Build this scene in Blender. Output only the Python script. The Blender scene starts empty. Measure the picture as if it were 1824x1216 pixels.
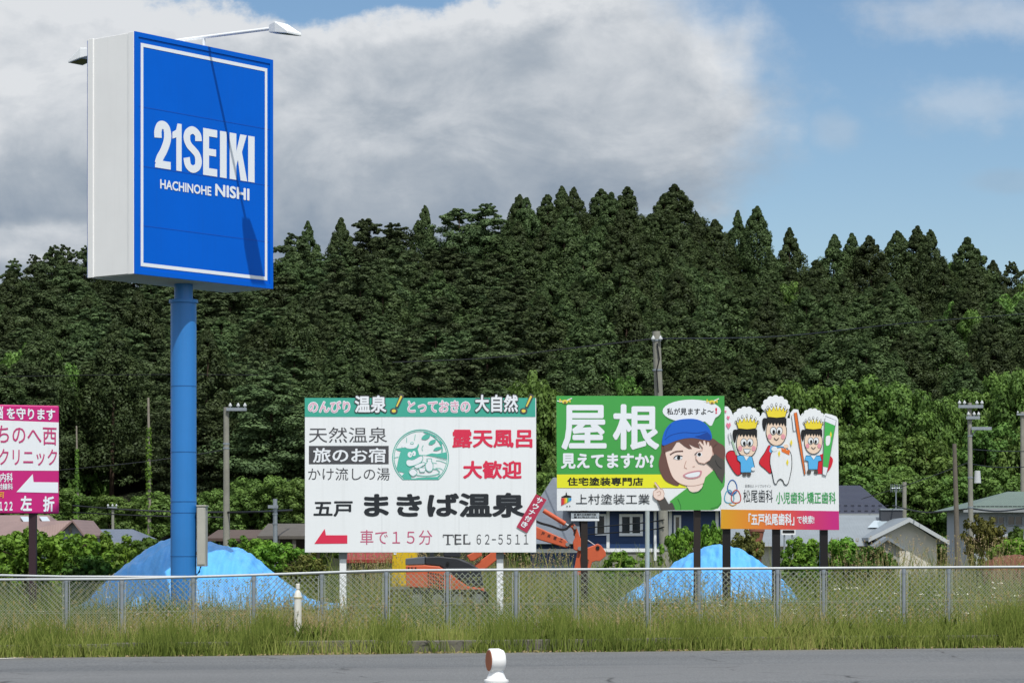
import bpy, bmesh, math, random
import numpy as np
from mathutils import Vector, Matrix

# ------------------------------------------------------------------ camera
SC = bpy.context.scene
COL = SC.collection
F, CX, HY, CH = 4700.0, 912.0, 973.0, 1.6          # focal (photo px), centre x, horizon y, eye height
cam_d = bpy.data.cameras.new('camera')
cam = bpy.data.objects.new('camera', cam_d)
COL.objects.link(cam)
cam.location = (0, 0, CH)
cam.rotation_euler = (math.radians(90), 0, 0)
cam_d.sensor_width = 36.0
cam_d.lens = 36.0 * F / 1824.0
cam_d.shift_y = (HY - 608.0) / 1824.0
cam_d.clip_start = 0.5
cam_d.clip_end = 9000.0
SC.camera = cam

# ------------------------------------------------------------------ light
SUN = Vector((0.93, -2.6, 4.5)).normalized()         # towards the sun
EL = math.asin(SUN.z)
sun_d = bpy.data.lights.new('sun', 'SUN')
sun_d.energy = 3.8
sun_d.angle = math.radians(0.53)
sun_d.color = (1.0, 0.955, 0.89)
sun = bpy.data.objects.new('sun', sun_d)
COL.objects.link(sun)
sun.rotation_euler = SUN.to_track_quat('Z', 'Y').to_euler()

SC.view_settings.view_transform = 'Standard'
SC.view_settings.look = 'None'
SC.view_settings.exposure = 0.0
SC.view_settings.gamma = 1.0

world = bpy.data.worlds.new('World')
SC.world = world
world.use_nodes = True
WT = world.node_tree
WT.nodes.clear()


class S:
    """a socket with arithmetic, for writing node maths as expressions"""
    tree = WT

    def __init__(s, sock):
        s.k = sock

    @staticmethod
    def op(name, *a):
        n = S.tree.nodes.new('ShaderNodeMath')
        n.operation = name
        for i, v in enumerate(a):
            if isinstance(v, S):
                S.tree.links.new(v.k, n.inputs[i])
            else:
                n.inputs[i].default_value = v
        return S(n.outputs[0])

    def __add__(s, o): return S.op('ADD', s, o)
    __radd__ = __add__
    def __sub__(s, o): return S.op('SUBTRACT', s, o)
    def __rsub__(s, o): return S.op('SUBTRACT', o, s)
    def __mul__(s, o): return S.op('MULTIPLY', s, o)
    __rmul__ = __mul__
    def __truediv__(s, o): return S.op('DIVIDE', s, o)


def sstep(a, b, x):
    n = S.tree.nodes.new('ShaderNodeMapRange')
    n.interpolation_type = 'SMOOTHSTEP'
    S.tree.links.new(x.k, n.inputs[0])
    n.inputs[1].default_value = a
    n.inputs[2].default_value = b
    return S(n.outputs[0])


def fbm(x, y, z, scale, detail=6, rough=0.55, dist=0.0):
    c = S.tree.nodes.new('ShaderNodeCombineXYZ')
    for i, v in enumerate((x, y, z)):
        if isinstance(v, S):
            S.tree.links.new(v.k, c.inputs[i])
        else:
            c.inputs[i].default_value = v
    n = S.tree.nodes.new('ShaderNodeTexNoise')
    S.tree.links.new(c.outputs[0], n.inputs['Vector'])
    n.inputs['Scale'].default_value = scale
    n.inputs['Detail'].default_value = detail
    n.inputs['Roughness'].default_value = rough
    n.inputs['Distortion'].default_value = dist
    return S(n.outputs['Fac'])


def make_world():
    t = WT
    tc = t.nodes.new('ShaderNodeTexCoord')
    sp = t.nodes.new('ShaderNodeSeparateXYZ')
    t.links.new(tc.outputs['Generated'], sp.inputs[0])
    dx, dy, dz = (S(sp.outputs[i]) for i in range(3))
    ay = S.op('MAXIMUM', S.op('ABSOLUTE', dy), 0.05)
    x = dx / ay * 4.7 + 0.912            # direction of view, thousandths of the focal length
    y = 0.973 - dz / ay * 4.7
    wob = fbm(x, y, 0.0, 4.2, 8, 0.6)
    wob2 = fbm(x, y * 1.4, 3.7, 11.0, 6, 0.6)
    edge = 1.40 - (y - 0.2) * (y - 0.2) * 3.6
    d = edge - x + (wob - 0.5) * 0.36 + (wob2 - 0.5) * 0.13
    big = sstep(-0.09, 0.15, d)

    def ell(cx, cy, rx, ry, amp, soft0, soft1, nz=0.9):
        q = (x - cx) / rx
        w = (y - cy) / ry
        r = S.op('SQRT', q * q + w * w) + (wob - 0.5) * nz * 1.6 + (wob2 - 0.5) * nz
        return sstep(soft1, soft0, r) * amp
    gap = ell(0.60, -0.06, 0.38, 0.10, 1.0, 0.8, 1.12, 0.9)
    big = big * (1.0 - gap)
    c1 = ell(1.69, 0.185, 0.16, 0.055, 0.36, 0.1, 1.25, 1.3)
    c2 = ell(1.74, 0.025, 0.19, 0.055, 0.50, 0.1, 1.25, 1.3)
    c3 = ell(1.49, 0.235, 0.06, 0.045, 0.3, 0.2, 1.2, 0.9)
    c4 = ell(1.80, 0.325, 0.09, 0.022, 0.25, 0.2, 1.2, 0.9)
    haze = sstep(0.12, 0.62, y) * 0.10
    cov = S.op('MAXIMUM', S.op('MAXIMUM', big, c1), S.op('MAXIMUM', c2, S.op('MAXIMUM', c3, c4)))
    # how bright the cloud is: lit billows above, grey base below, a pale bank low on the left
    sh = fbm(x * 0.8, y * 1.5, 8.0, 3.6, 8, 0.58, 0.5)
    sh2 = fbm(x * 0.9, y * 1.3, 1.0, 8.5, 8, 0.62, 0.3)
    base = 0.76 - sstep(0.10, 0.42, y) * 0.46 + (sh - 0.5) * 1.35 + (sh2 - 0.5) * 0.6
    rim = (1.0 - sstep(0.02, 0.22, d)) * 0.14
    toprim = ell(0.60, -0.06, 0.38, 0.10, 0.30, 1.0, 1.65, 0.9)
    left = (1.0 - sstep(0.05, 0.42, x)) * (1.0 - sstep(0.2, 0.36, y)) * 0.26
    bank = ell(0.03, 0.435, 0.22, 0.045, 0.55, 0.4, 1.2, 0.6)
    br = base + rim + left + bank + toprim
    ramp = t.nodes.new('ShaderNodeValToRGB')
    t.links.new(br.k, ramp.inputs[0])
    e = ramp.color_ramp.elements
    e[0].position = 0.0
    e[0].color = (0.20, 0.268, 0.36, 1)
    e[1].position = 1.0
    e[1].color = (0.73, 0.755, 0.785, 1)
    m = ramp.color_ramp.elements.new(0.5)
    m.color = (0.40, 0.452, 0.515, 1)
    sky = t.nodes.new('ShaderNodeTexSky')
    sky.sky_type = 'NISHITA'
    sky.sun_disc = False
    sky.sun_elevation = EL
    sky.sun_rotation = math.atan2(SUN.x, SUN.y)
    sky.air_density = 1.0
    sky.dust_density = 0.25
    sky.ozone_density = 2.2
    b1 = t.nodes.new('ShaderNodeBackground')
    hs = t.nodes.new('ShaderNodeHueSaturation')
    hs.inputs['Saturation'].default_value = 1.12
    hs.inputs['Value'].default_value = 1.0
    t.links.new(sky.outputs[0], hs.inputs['Color'])
    t.links.new(hs.outputs[0], b1.inputs[0])
    b1.inputs[1].default_value = 0.105
    b2 = t.nodes.new('ShaderNodeBackground')
    t.links.new(ramp.outputs[0], b2.inputs[0])
    b2.inputs[1].default_value = 1.0
    mx = t.nodes.new('ShaderNodeMixShader')
    t.links.new(cov.k, mx.inputs[0])
    t.links.new(b1.outputs[0], mx.inputs[1])
    t.links.new(b2.outputs[0], mx.inputs[2])
    # thin high haze over the blue, thicker low down
    b3 = t.nodes.new('ShaderNodeBackground')
    b3.inputs[0].default_value = (0.40, 0.52, 0.64, 1)
    mx2 = t.nodes.new('ShaderNodeMixShader')
    t.links.new((haze * (1.0 - cov)).k, mx2.inputs[0])
    t.links.new(mx.outputs[0], mx2.inputs[1])
    t.links.new(b3.outputs[0], mx2.inputs[2])
    # broken bright cumulus, unseen overhead and behind, added to lift the ambient light
    cn = fbm(dx * 1.0, dy * 1.0, dz * 1.6, 2.3, 7, 0.55)
    up = sstep(0.24, 0.5, dz)
    back = sstep(-0.05, -0.3, dy) * sstep(-0.02, 0.05, dz)
    far = S.op('MAXIMUM', up, back) * sstep(0.40, 0.56, cn)
    b4 = t.nodes.new('ShaderNodeBackground')
    b4.inputs[0].default_value = (0.92, 0.95, 1.0, 1)
    b4.inputs[1].default_value = 1.05
    mx3 = t.nodes.new('ShaderNodeMixShader')
    t.links.new(far.k, mx3.inputs[0])
    t.links.new(mx2.outputs[0], mx3.inputs[1])
    t.links.new(b4.outputs[0], mx3.inputs[2])
    out = t.nodes.new('ShaderNodeOutputWorld')
    t.links.new(mx3.outputs[0], out.inputs[0])


make_world()

# ------------------------------------------------------------------ helpers
rnd = random.Random(7)
RNG = np.random.default_rng(11)


def P(px, py, Y):
    """the point at depth Y that the photograph shows at pixel (px, py)"""
    return Vector(((px - CX) * Y / F, Y, CH - (py - HY) * Y / F))


def X_at(px, Y): return (px - CX) * Y / F
def Z_at(py, Y): return CH - (py - HY) * Y / F


def lin(c):
    if isinstance(c, str):
        c = c.lstrip('#')
        c = [int(c[i:i + 2], 16) / 255 for i in (0, 2, 4)]
        c = [v / 12.92 if v <= 0.04045 else ((v + 0.055) / 1.055) ** 2.4 for v in c]
    return (c[0], c[1], c[2], 1.0)


_mats = {}


def mat(name, color, rough=0.6, metal=0.0, var=0.0, vscale=3.0, bump=0.0, bscale=20.0, spec=0.4, streak=0.0, alpha_obj=0.0, stretch=(1, 1, 1)):
    """painted or raw surface: base colour with worn / dirty variation and optional bump"""
    if name in _mats:
        return _mats[name]
    m = bpy.data.materials.new(name)
    m.use_nodes = True
    t = m.node_tree
    b = t.nodes['Principled BSDF']
    c = lin(color)
    b.inputs['Base Color'].default_value = c
    b.inputs['Roughness'].default_value = rough
    b.inputs['Metallic'].default_value = metal
    b.inputs['Specular IOR Level'].default_value = spec
    if var or bump or streak:
        tc = t.nodes.new('ShaderNodeTexCoord')
        mp = t.nodes.new('ShaderNodeMapping')
        mp.inputs['Scale'].default_value = stretch
        t.links.new(tc.outputs['Object'], mp.inputs[0])
    if var or streak:
        n = t.nodes.new('ShaderNodeTexNoise')
        n.inputs['Scale'].default_value = vscale
        n.inputs['Detail'].default_value = 8
        n.inputs['Roughness'].default_value = 0.65
        t.links.new(mp.outputs[0], n.inputs['Vector'])
        rp = t.nodes.new('ShaderNodeValToRGB')
        t.links.new(n.outputs['Fac'], rp.inputs[0])
        rp.color_ramp.elements[0].position = 0.3
        rp.color_ramp.elements[1].position = 0.7
        rp.color_ramp.elements[0].color = tuple(v * (1 - var) for v in c[:3]) + (1,)
        rp.color_ramp.elements[1].color = tuple(min(1, v * (1 + var * 0.6)) for v in c[:3]) + (1,)
        last = rp.outputs[0]
        if streak:
            mp2 = t.nodes.new('ShaderNodeMapping')
            mp2.inputs['Scale'].default_value = (9, 9, 0.35)
            t.links.new(tc.outputs['Object'], mp2.inputs[0])
            n2 = t.nodes.new('ShaderNodeTexNoise')
            n2.inputs['Scale'].default_value = 1.6
            n2.inputs['Detail'].default_value = 6
            t.links.new(mp2.outputs[0], n2.inputs['Vector'])
            r2 = t.nodes.new('ShaderNodeValToRGB')
            r2.color_ramp.elements[0].position = 0.52
            r2.color_ramp.elements[1].position = 0.78
            t.links.new(n2.outputs['Fac'], r2.inputs[0])
            mx = t.nodes.new('ShaderNodeMix')
            mx.data_type = 'RGBA'
            ml = t.nodes.new('ShaderNodeMath')
            ml.operation = 'MULTIPLY'
            ml.inputs[1].default_value = streak
            t.links.new(r2.outputs[0], ml.inputs[0])
            t.links.new(ml.outputs[0], mx.inputs[0])
            t.links.new(last, mx.inputs[6])
            mx.inputs[7].default_value = (c[0] * 0.45 + 0.02, c[1] * 0.43 + 0.018, c[2] * 0.40 + 0.014, 1)
            last = mx.outputs[2]
        t.links.new(last, b.inputs['Base Color'])
    if bump:
        n = t.nodes.new('ShaderNodeTexNoise')
        n.inputs['Scale'].default_value = bscale
        n.inputs['Detail'].default_value = 6
        t.links.new(mp.outputs[0], n.inputs['Vector'])
        bp = t.nodes.new('ShaderNodeBump')
        bp.inputs['Strength'].default_value = bump
        bp.inputs['Distance'].default_value = 0.02
        t.links.new(n.outputs['Fac'], bp.inputs['Height'])
        t.links.new(bp.outputs[0], b.inputs['Normal'])
    _mats[name] = m
    return m


def leaf_mat(name, a, b_, trans=0.3, objvar=0.35, nscale=0.5, rough=0.55):
    """foliage: colour varies from leaf to leaf, clump to clump and plant to plant"""
    m = bpy.data.materials.new(name)
    m.use_nodes = True
    t = m.node_tree
    t.nodes.clear()
    out = t.nodes.new('ShaderNodeOutputMaterial')
    at = t.nodes.new('ShaderNodeAttribute')
    at.attribute_name = 'tint'
    mx = t.nodes.new('ShaderNodeMix')
    mx.data_type = 'RGBA'
    t.links.new(at.outputs['Fac'], mx.inputs[0])
    mx.inputs[6].default_value = lin(a)
    mx.inputs[7].default_value = lin(b_)
    oi = t.nodes.new('ShaderNodeObjectInfo')
    hs = t.nodes.new('ShaderNodeHueSaturation')
    t.links.new(mx.outputs[2], hs.inputs['Color'])
    S.tree = t
    r = S(oi.outputs['Random'])
    t.links.new((r * 0.03 + 0.482).k, hs.inputs['Hue'])
    t.links.new((r * (objvar * 1.1) + (1.0 - objvar * 0.5)).k, hs.inputs['Value'])
    hs.inputs['Saturation'].default_value = 1.0
    d = t.nodes.new('ShaderNodeBsdfDiffuse')
    tr = t.nodes.new('ShaderNodeBsdfTranslucent')
    gl = t.nodes.new('ShaderNodeBsdfGlossy')
    gl.inputs['Roughness'].default_value = rough
    gl.inputs['Color'].default_value = (0.5, 0.55, 0.5, 1)
    for n in (d, tr):
        t.links.new(hs.outputs[0], n.inputs['Color'])
    m1 = t.nodes.new('ShaderNodeMixShader')
    m1.inputs[0].default_value = trans
    t.links.new(d.outputs[0], m1.inputs[1])
    t.links.new(tr.outputs[0], m1.inputs[2])
    m2 = t.nodes.new('ShaderNodeMixShader')
    m2.inputs[0].default_value = 0.025
    t.links.new(m1.outputs[0], m2.inputs[1])
    t.links.new(gl.outputs[0], m2.inputs[2])
    t.links.new(m2.outputs[0], out.inputs[0])
    return m


ORI = {}


def tag(o, label=None, cat=None, group=None, kind=None):
    if label: o['label'] = label
    if cat: o['category'] = cat
    if group: o['group'] = group
    if kind: o['kind'] = kind
    return o


def thing(name, label, cat, loc, group=None):
    o = bpy.data.objects.new(name, None)
    COL.objects.link(o)
    o.empty_display_size = 0.3
    o.location = loc
    ORI[o] = Vector(loc)
    return tag(o, label, cat, group)


class MB:
    """collects world-space geometry and links it as ONE mesh object"""

    def __init__(s):
        s.v, s.f, s.mi, s.mats = [], [], [], []

    def m(s, material):
        if material not in s.mats:
            s.mats.append(material)
        return s.mats.index(material)

    def add(s, verts, faces, material):
        k, o = s.m(material), len(s.v)
        s.v += [Vector(v) for v in verts]
        for f in faces:
            s.f.append([i + o for i in f])
            s.mi.append(k)
        return s

    def box(s, c, d, material, R=None):
        """box of size d centred at c, R = 3x3 rotation"""
        vs = []
        for sx in (-.5, .5):
            for sy in (-.5, .5):
                for sz in (-.5, .5):
                    w = Vector((sx * d[0], sy * d[1], sz * d[2]))
                    vs.append((R @ w if R else w) + Vector(c))
        return s.add(vs, [(0, 1, 3, 2), (4, 6, 7, 5), (0, 4, 5, 1), (2, 3, 7, 6), (0, 2, 6, 4), (1, 5, 7, 3)], material)

    def bbox(s, x0, x1, y0, y1, z0, z1, material):
        return s.box(((x0 + x1) / 2, (y0 + y1) / 2, (z0 + z1) / 2), (abs(x1 - x0), abs(y1 - y0), abs(z1 - z0)), material)

    def tube(s, pts, r, material, n=8, cap=True):
        pts = [Vector(p) for p in pts]
        rs = r if isinstance(r, (list, tuple)) else [r] * len(pts)
        vs, fs = [], []
        for i, p in enumerate(pts):
            d = (pts[min(i + 1, len(pts) - 1)] - pts[max(i - 1, 0)])
            d = d.normalized() if d.length > 1e-9 else Vector((0, 0, 1))
            a = d.cross(Vector((0, 0, 1)) if abs(d.z) < 0.9 else Vector((1, 0, 0))).normalized()
            b = d.cross(a)
            for k in range(n):
                t = 2 * math.pi * k / n
                vs.append(p + (a * math.cos(t) + b * math.sin(t)) * rs[i])
        for i in range(len(pts) - 1):
            for k in range(n):
                fs.append((i * n + k, i * n + (k + 1) % n, (i + 1) * n + (k + 1) % n, (i + 1) * n + k))
        if cap:
            fs.append(tuple(range(n))[::-1])
            fs.append(tuple((len(pts) - 1) * n + k for k in range(n)))
        return s.add(vs, fs, material)

    def lathe(s, c, prof, material, n=24):
        """prof: (radius, z) pairs from the bottom up"""
        c = Vector(c)
        vs, fs = [], []
        for r, z in prof:
            for k in range(n):
                t = 2 * math.pi * k / n
                vs.append(c + Vector((r * math.cos(t), r * math.sin(t), z)))
        for i in range(len(prof) - 1):
            for k in range(n):
                fs.append((i * n + k, i * n + (k + 1) % n, (i + 1) * n + (k + 1) % n, (i + 1) * n + k))
        fs.append(tuple(range(n))[::-1])
        fs.append(tuple((len(prof) - 1) * n + k for k in range(n)))
        return s.add(vs, fs, material)

    def prism(s, poly, vec, material):
        """flat outline pushed along vec"""
        poly = [Vector(p) for p in poly]
        n = len(poly)
        vec = Vector(vec)
        vs = poly + [p + vec for p in poly]
        fs = [tuple(range(n))[::-1], tuple(range(n, 2 * n))]
        for i in range(n):
            fs.append((i, (i + 1) % n, n + (i + 1) % n, n + i))
        return s.add(vs, fs, material)

    def build(s, name, parent=None, smooth=False, bevel=0.0):
        o0 = ORI.get(parent, Vector((0, 0, 0)))
        me = bpy.data.meshes.new(name)
        me.from_pydata([tuple(v - o0) for v in s.v], [], s.f)
        for m_ in s.mats:
            me.materials.append(m_)
        me.polygons.foreach_set('material_index', s.mi)
        bm = bmesh.new()
        bm.from_mesh(me)
        if not getattr(s, 'flat', False):
            bmesh.ops.recalc_face_normals(bm, faces=bm.faces)
        bm.to_mesh(me)
        bm.free()
        if smooth:
            me.polygons.foreach_set('use_smooth', [True] * len(me.polygons))
            me.set_sharp_from_angle(angle=math.radians(40))
        o = bpy.data.objects.new(name, me)
        COL.objects.link(o)
        if parent:
            o.parent = parent
        ORI[o] = o0
        if bevel:
            md = o.modifiers.new('edge', 'BEVEL')
            md.width = bevel
            md.segments = 2
            md.limit_method = 'ANGLE'
            md.angle_limit = math.radians(35)
        return o


def np_mesh(name, verts, quads, material, tint=None, smooth=False, normals=None):
    me = bpy.data.meshes.new(name)
    nv, nf = len(verts), len(quads)
    me.vertices.add(nv)
    me.vertices.foreach_set('co', np.asarray(verts, np.float32).ravel())
    me.loops.add(nf * 4)
    me.loops.foreach_set('vertex_index', np.asarray(quads, np.int32).ravel())
    me.polygons.add(nf)
    me.polygons.foreach_set('loop_start', np.arange(0, nf * 4, 4, dtype=np.int32))
    me.polygons.foreach_set('loop_total', np.full(nf, 4, np.int32))
    if tint is not None:
        a = me.attributes.new('tint', 'FLOAT', 'POINT')
        a.data.foreach_set('value', np.asarray(tint, np.float32))
    me.materials.append(material)
    me.update(calc_edges=True)
    me.validate()
    if normals is not None:          # soft shading across a clump of leaves
        me.polygons.foreach_set('use_smooth', [True] * nf)
        a = me.attributes.new('custom_normal', 'FLOAT_VECTOR', 'POINT')
        a.data.foreach_set('vector', np.asarray(normals, np.float32).ravel())
        me.update()
    if smooth:
        me.polygons.foreach_set('use_smooth', [True] * nf)
    return me


def link(name, me, parent=None, loc=(0, 0, 0)):
    o = bpy.data.objects.new(name, me)
    COL.objects.link(o)
    o.location = loc
    if parent:
        o.parent = parent
    ORI[o] = ORI.get(parent, Vector(loc)) if parent else Vector(loc)
    return o


def smoothline(pts, closed=True, n=5):
    """Catmull-Rom through the points"""
    out = []
    m = len(pts)
    rng = range(m if closed else m - 1)
    g = (lambda i: pts[i % m]) if closed else (lambda i: pts[min(max(i, 0), m - 1)])
    for i in rng:
        p0, p1, p2, p3 = (np.array(g(i + k), float) for k in (-1, 0, 1, 2))
        for k in range(n):
            t = k / n
            out.append(tuple(0.5 * ((2 * p1) + (p2 - p0) * t + (2 * p0 - 5 * p1 + 4 * p2 - p3) * t * t + (3 * p1 - p0 - 3 * p2 + p3) * t ** 3)))
    if not closed:
        out.append(tuple(pts[-1]))
    return out


def poly_interp(x, pts):
    xs = [p[0] for p in pts]
    ys = [p[1] for p in pts]
    return float(np.interp(x, xs, ys))


# ------------------------------------------------------------------ flat printed graphics on a board
class Board:
    """a vertical plane through O along U; graphics are given where the photograph shows them"""

    def __init__(s, O, U, crop=None):
        s.O, s.U = Vector(O), Vector(U).normalized()
        s.N = Vector((s.U.y, -s.U.x, 0))
        if s.N.y > 0:
            s.N = -s.N
        s.crop = crop or (0, 0, 1.0)

    def at(s, x, y, lift=0.0):
        px, py = s.crop[0] + x / s.crop[2], s.crop[1] + y / s.crop[2]
        r = Vector(((px - CX) / F, 1.0, -(py - HY) / F))
        o = Vector((0, 0, CH))
        t = (s.O - o).dot(s.N) / r.dot(s.N)
        return o + r * t + s.N * lift

    def poly(s, mb, pts, material, lay=1, smooth=False):
        if smooth:
            pts = smoothline(pts)
        mb.flat = True
        s.k = getattr(s, 'k', 0) + 1
        vs = [s.at(x, y, 0.003 * lay + 0.00003 * (s.k % 60)) for x, y in pts]
        mb.add(vs, [tuple(range(len(vs)))], material)

    def rect(s, mb, x0, y0, x1, y1, material, lay=1):
        s.poly(mb, [(x0, y0), (x1, y0), (x1, y1), (x0, y1)], material, lay)

    def oval(s, mb, cx, cy, rx, ry, material, lay=1, n=28, rot=0.0):
        c, q = math.cos(rot), math.sin(rot)
        pts = []
        for i in range(n):
            a = 2 * math.pi * i / n
            u, v = rx * math.cos(a), ry * math.sin(a)
            pts.append((cx + u * c - v * q, cy + u * q + v * c))
        s.poly(mb, pts, material, lay)

    def stroke(s, mb, pts, w, material, lay=1, smooth=True, closed=False):
        if smooth and len(pts) > 2:
            pts = smoothline(pts, closed)
        if closed:
            pts = list(pts) + [pts[0]]
        pts = [np.array(p, float) for p in pts]
        L, R = [], []
        for i, p in enumerate(pts):
            d = pts[min(i + 1, len(pts) - 1)] - pts[max(i - 1, 0)]
            if closed and i in (0, len(pts) - 1):
                d = pts[1] - pts[-2]
            d = d / (np.linalg.norm(d) + 1e-9)
            nrm = np.array([-d[1], d[0]]) * w / 2
            L.append(p + nrm)
            R.append(p - nrm)
        mb.flat = True
        s.k = getattr(s, 'k', 0) + 1
        vs = [s.at(x, y, 0.003 * lay + 0.00003 * (s.k % 60)) for x, y in L + R]
        k = len(L)
        mb.add(vs, [(i, i + 1, k + i + 1, k + i) for i in range(k - 1)], material)

    def outline(s, mb, pts, w, material, lay=1, smooth=True):
        s.stroke(mb, pts, w, material, lay, smooth, True)

    def text(s, mb, body, box, material, lay=1, bold=0.0, spacing=1.0, ref=None, shear=0.0):
        """body fitted into the box (x0, y0, x1, y1) or into three corners (bottom left, bottom right, top left)"""
        vs, fs, b0 = text_geo(body, spacing)
        r = max(bold, 0.0)
        bb = (b0[0] - r, b0[1] - r, b0[2] + r, b0[3] + r)
        if len(box) == 4:
            x0, y0, x1, y1 = box
            bl, br, tl = (x0, y1), (x1, y1), (x0, y0)
        else:
            bl, br, tl = box
        A = s.at(*bl, 0.003 * lay)
        B = s.at(*br, 0.003 * lay)
        T = s.at(*tl, 0.003 * lay)
        du, dv = (B - A) / (bb[2] - bb[0]), (T - A) / (bb[3] - bb[1])
        mb.flat = True
        for i, (ox, oy) in enumerate(heavy(r)):      # a heavier weight of the same letters
            off = s.N * (0.0002 * i)
            mb.add([A + du * (v[0] + ox - bb[0]) + dv * (v[1] + oy - bb[1]) + off for v in vs], fs, material)


def heavy(r):
    if r <= 0:
        return [(0, 0)]
    n = 8 if r < 0.05 else 12
    return [(0, 0)] + [(r * math.cos(2 * math.pi * k / n), r * math.sin(2 * math.pi * k / n)) for k in range(n)]


_tg = {}


def text_geo(body, spacing=1.0):
    k = (body, spacing)
    if k not in _tg:
        c = bpy.data.curves.new('lettering', 'FONT')
        c.body = body
        c.space_character = spacing
        c.resolution_u = 3
        o = bpy.data.objects.new('lettering', c)
        COL.objects.link(o)
        dg = bpy.context.evaluated_depsgraph_get()
        dg.update()
        ev = o.evaluated_get(dg)
        me = ev.to_mesh()
        vs = [tuple(v.co) for v in me.vertices]
        fs = [tuple(p.vertices) for p in me.polygons]
        ev.to_mesh_clear()
        bpy.data.objects.remove(o)
        bpy.data.curves.remove(c)
        xs, ys = [v[0] for v in vs], [v[1] for v in vs]
        _tg[k] = (vs, fs, (min(xs), min(ys), max(xs), max(ys)))
    return _tg[k]


# ------------------------------------------------------------------ materials
WHITE = mat('white paint', '#E8ECEE', 0.42, var=0.05, vscale=1.2, streak=0.10)
SIGNWHITE = mat('white sign sheet', '#E6EBEE', 0.38, var=0.03, vscale=0.8, streak=0.10)
BOXWHITE = mat('weathered white enamel', '#EDEEED', 0.45, var=0.04, vscale=0.8, streak=0.06)
BLUE = mat('blue sign enamel', '#0060D0', 0.4, var=0.05, vscale=0.6, streak=0.08, spec=0.12)
POLEBLUE = mat('blue pole paint', '#2F7CC4', 0.38, var=0.06, vscale=0.9, streak=0.14)
POLEDARK = mat('blue seam', '#1F62A0', 0.45)
LETTER = mat('white letter film', '#E4EAF0', 0.4)
GALV = mat('galvanised steel', '#9AA3AA', 0.38, metal=0.55, var=0.12, vscale=6)
GALVB = mat('bright galvanised rail', '#AEB4B6', 0.45, metal=0.15, var=0.08, vscale=4)
WIRE = mat('zinc wire', '#8E9688', 0.6)
CONC = mat('weathered concrete', '#8C8C82', 0.85, var=0.22, vscale=2.0, streak=0.3, bump=0.25, bscale=30)
KERB = mat('old kerb concrete', '#6A685E', 0.9, var=0.4, vscale=5.0, bump=0.5, bscale=25)
BLACKPOST = mat('black post paint', '#141214', 0.5)
BROWNPOST = mat('dark brown post paint', '#2B2421', 0.5, var=0.1)
CABLE = mat('black cable', '#15171A', 0.6)
PORCELAIN = mat('white porcelain', '#AEB3B4', 0.35)
GLASS = mat('dark window glass', '#1E252B', 0.08, spec=0.8)

# ------------------------------------------------------------------ the ground


def road_z(x): return 0.0105 + 0.0075 * x
def kerb_y(x): return 39.85 + 0.073 * x
def land_z(x, y):
    return road_z(x) + 0.16 if abs(x) < 40 else 0.16 + 0.3 * math.copysign(1, x)


def ground_mat():
    m = mat('soil and weeds', '#363B1F', 0.95, var=0.45, vscale=0.7, bump=0.4, bscale=6)
    return m


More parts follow.
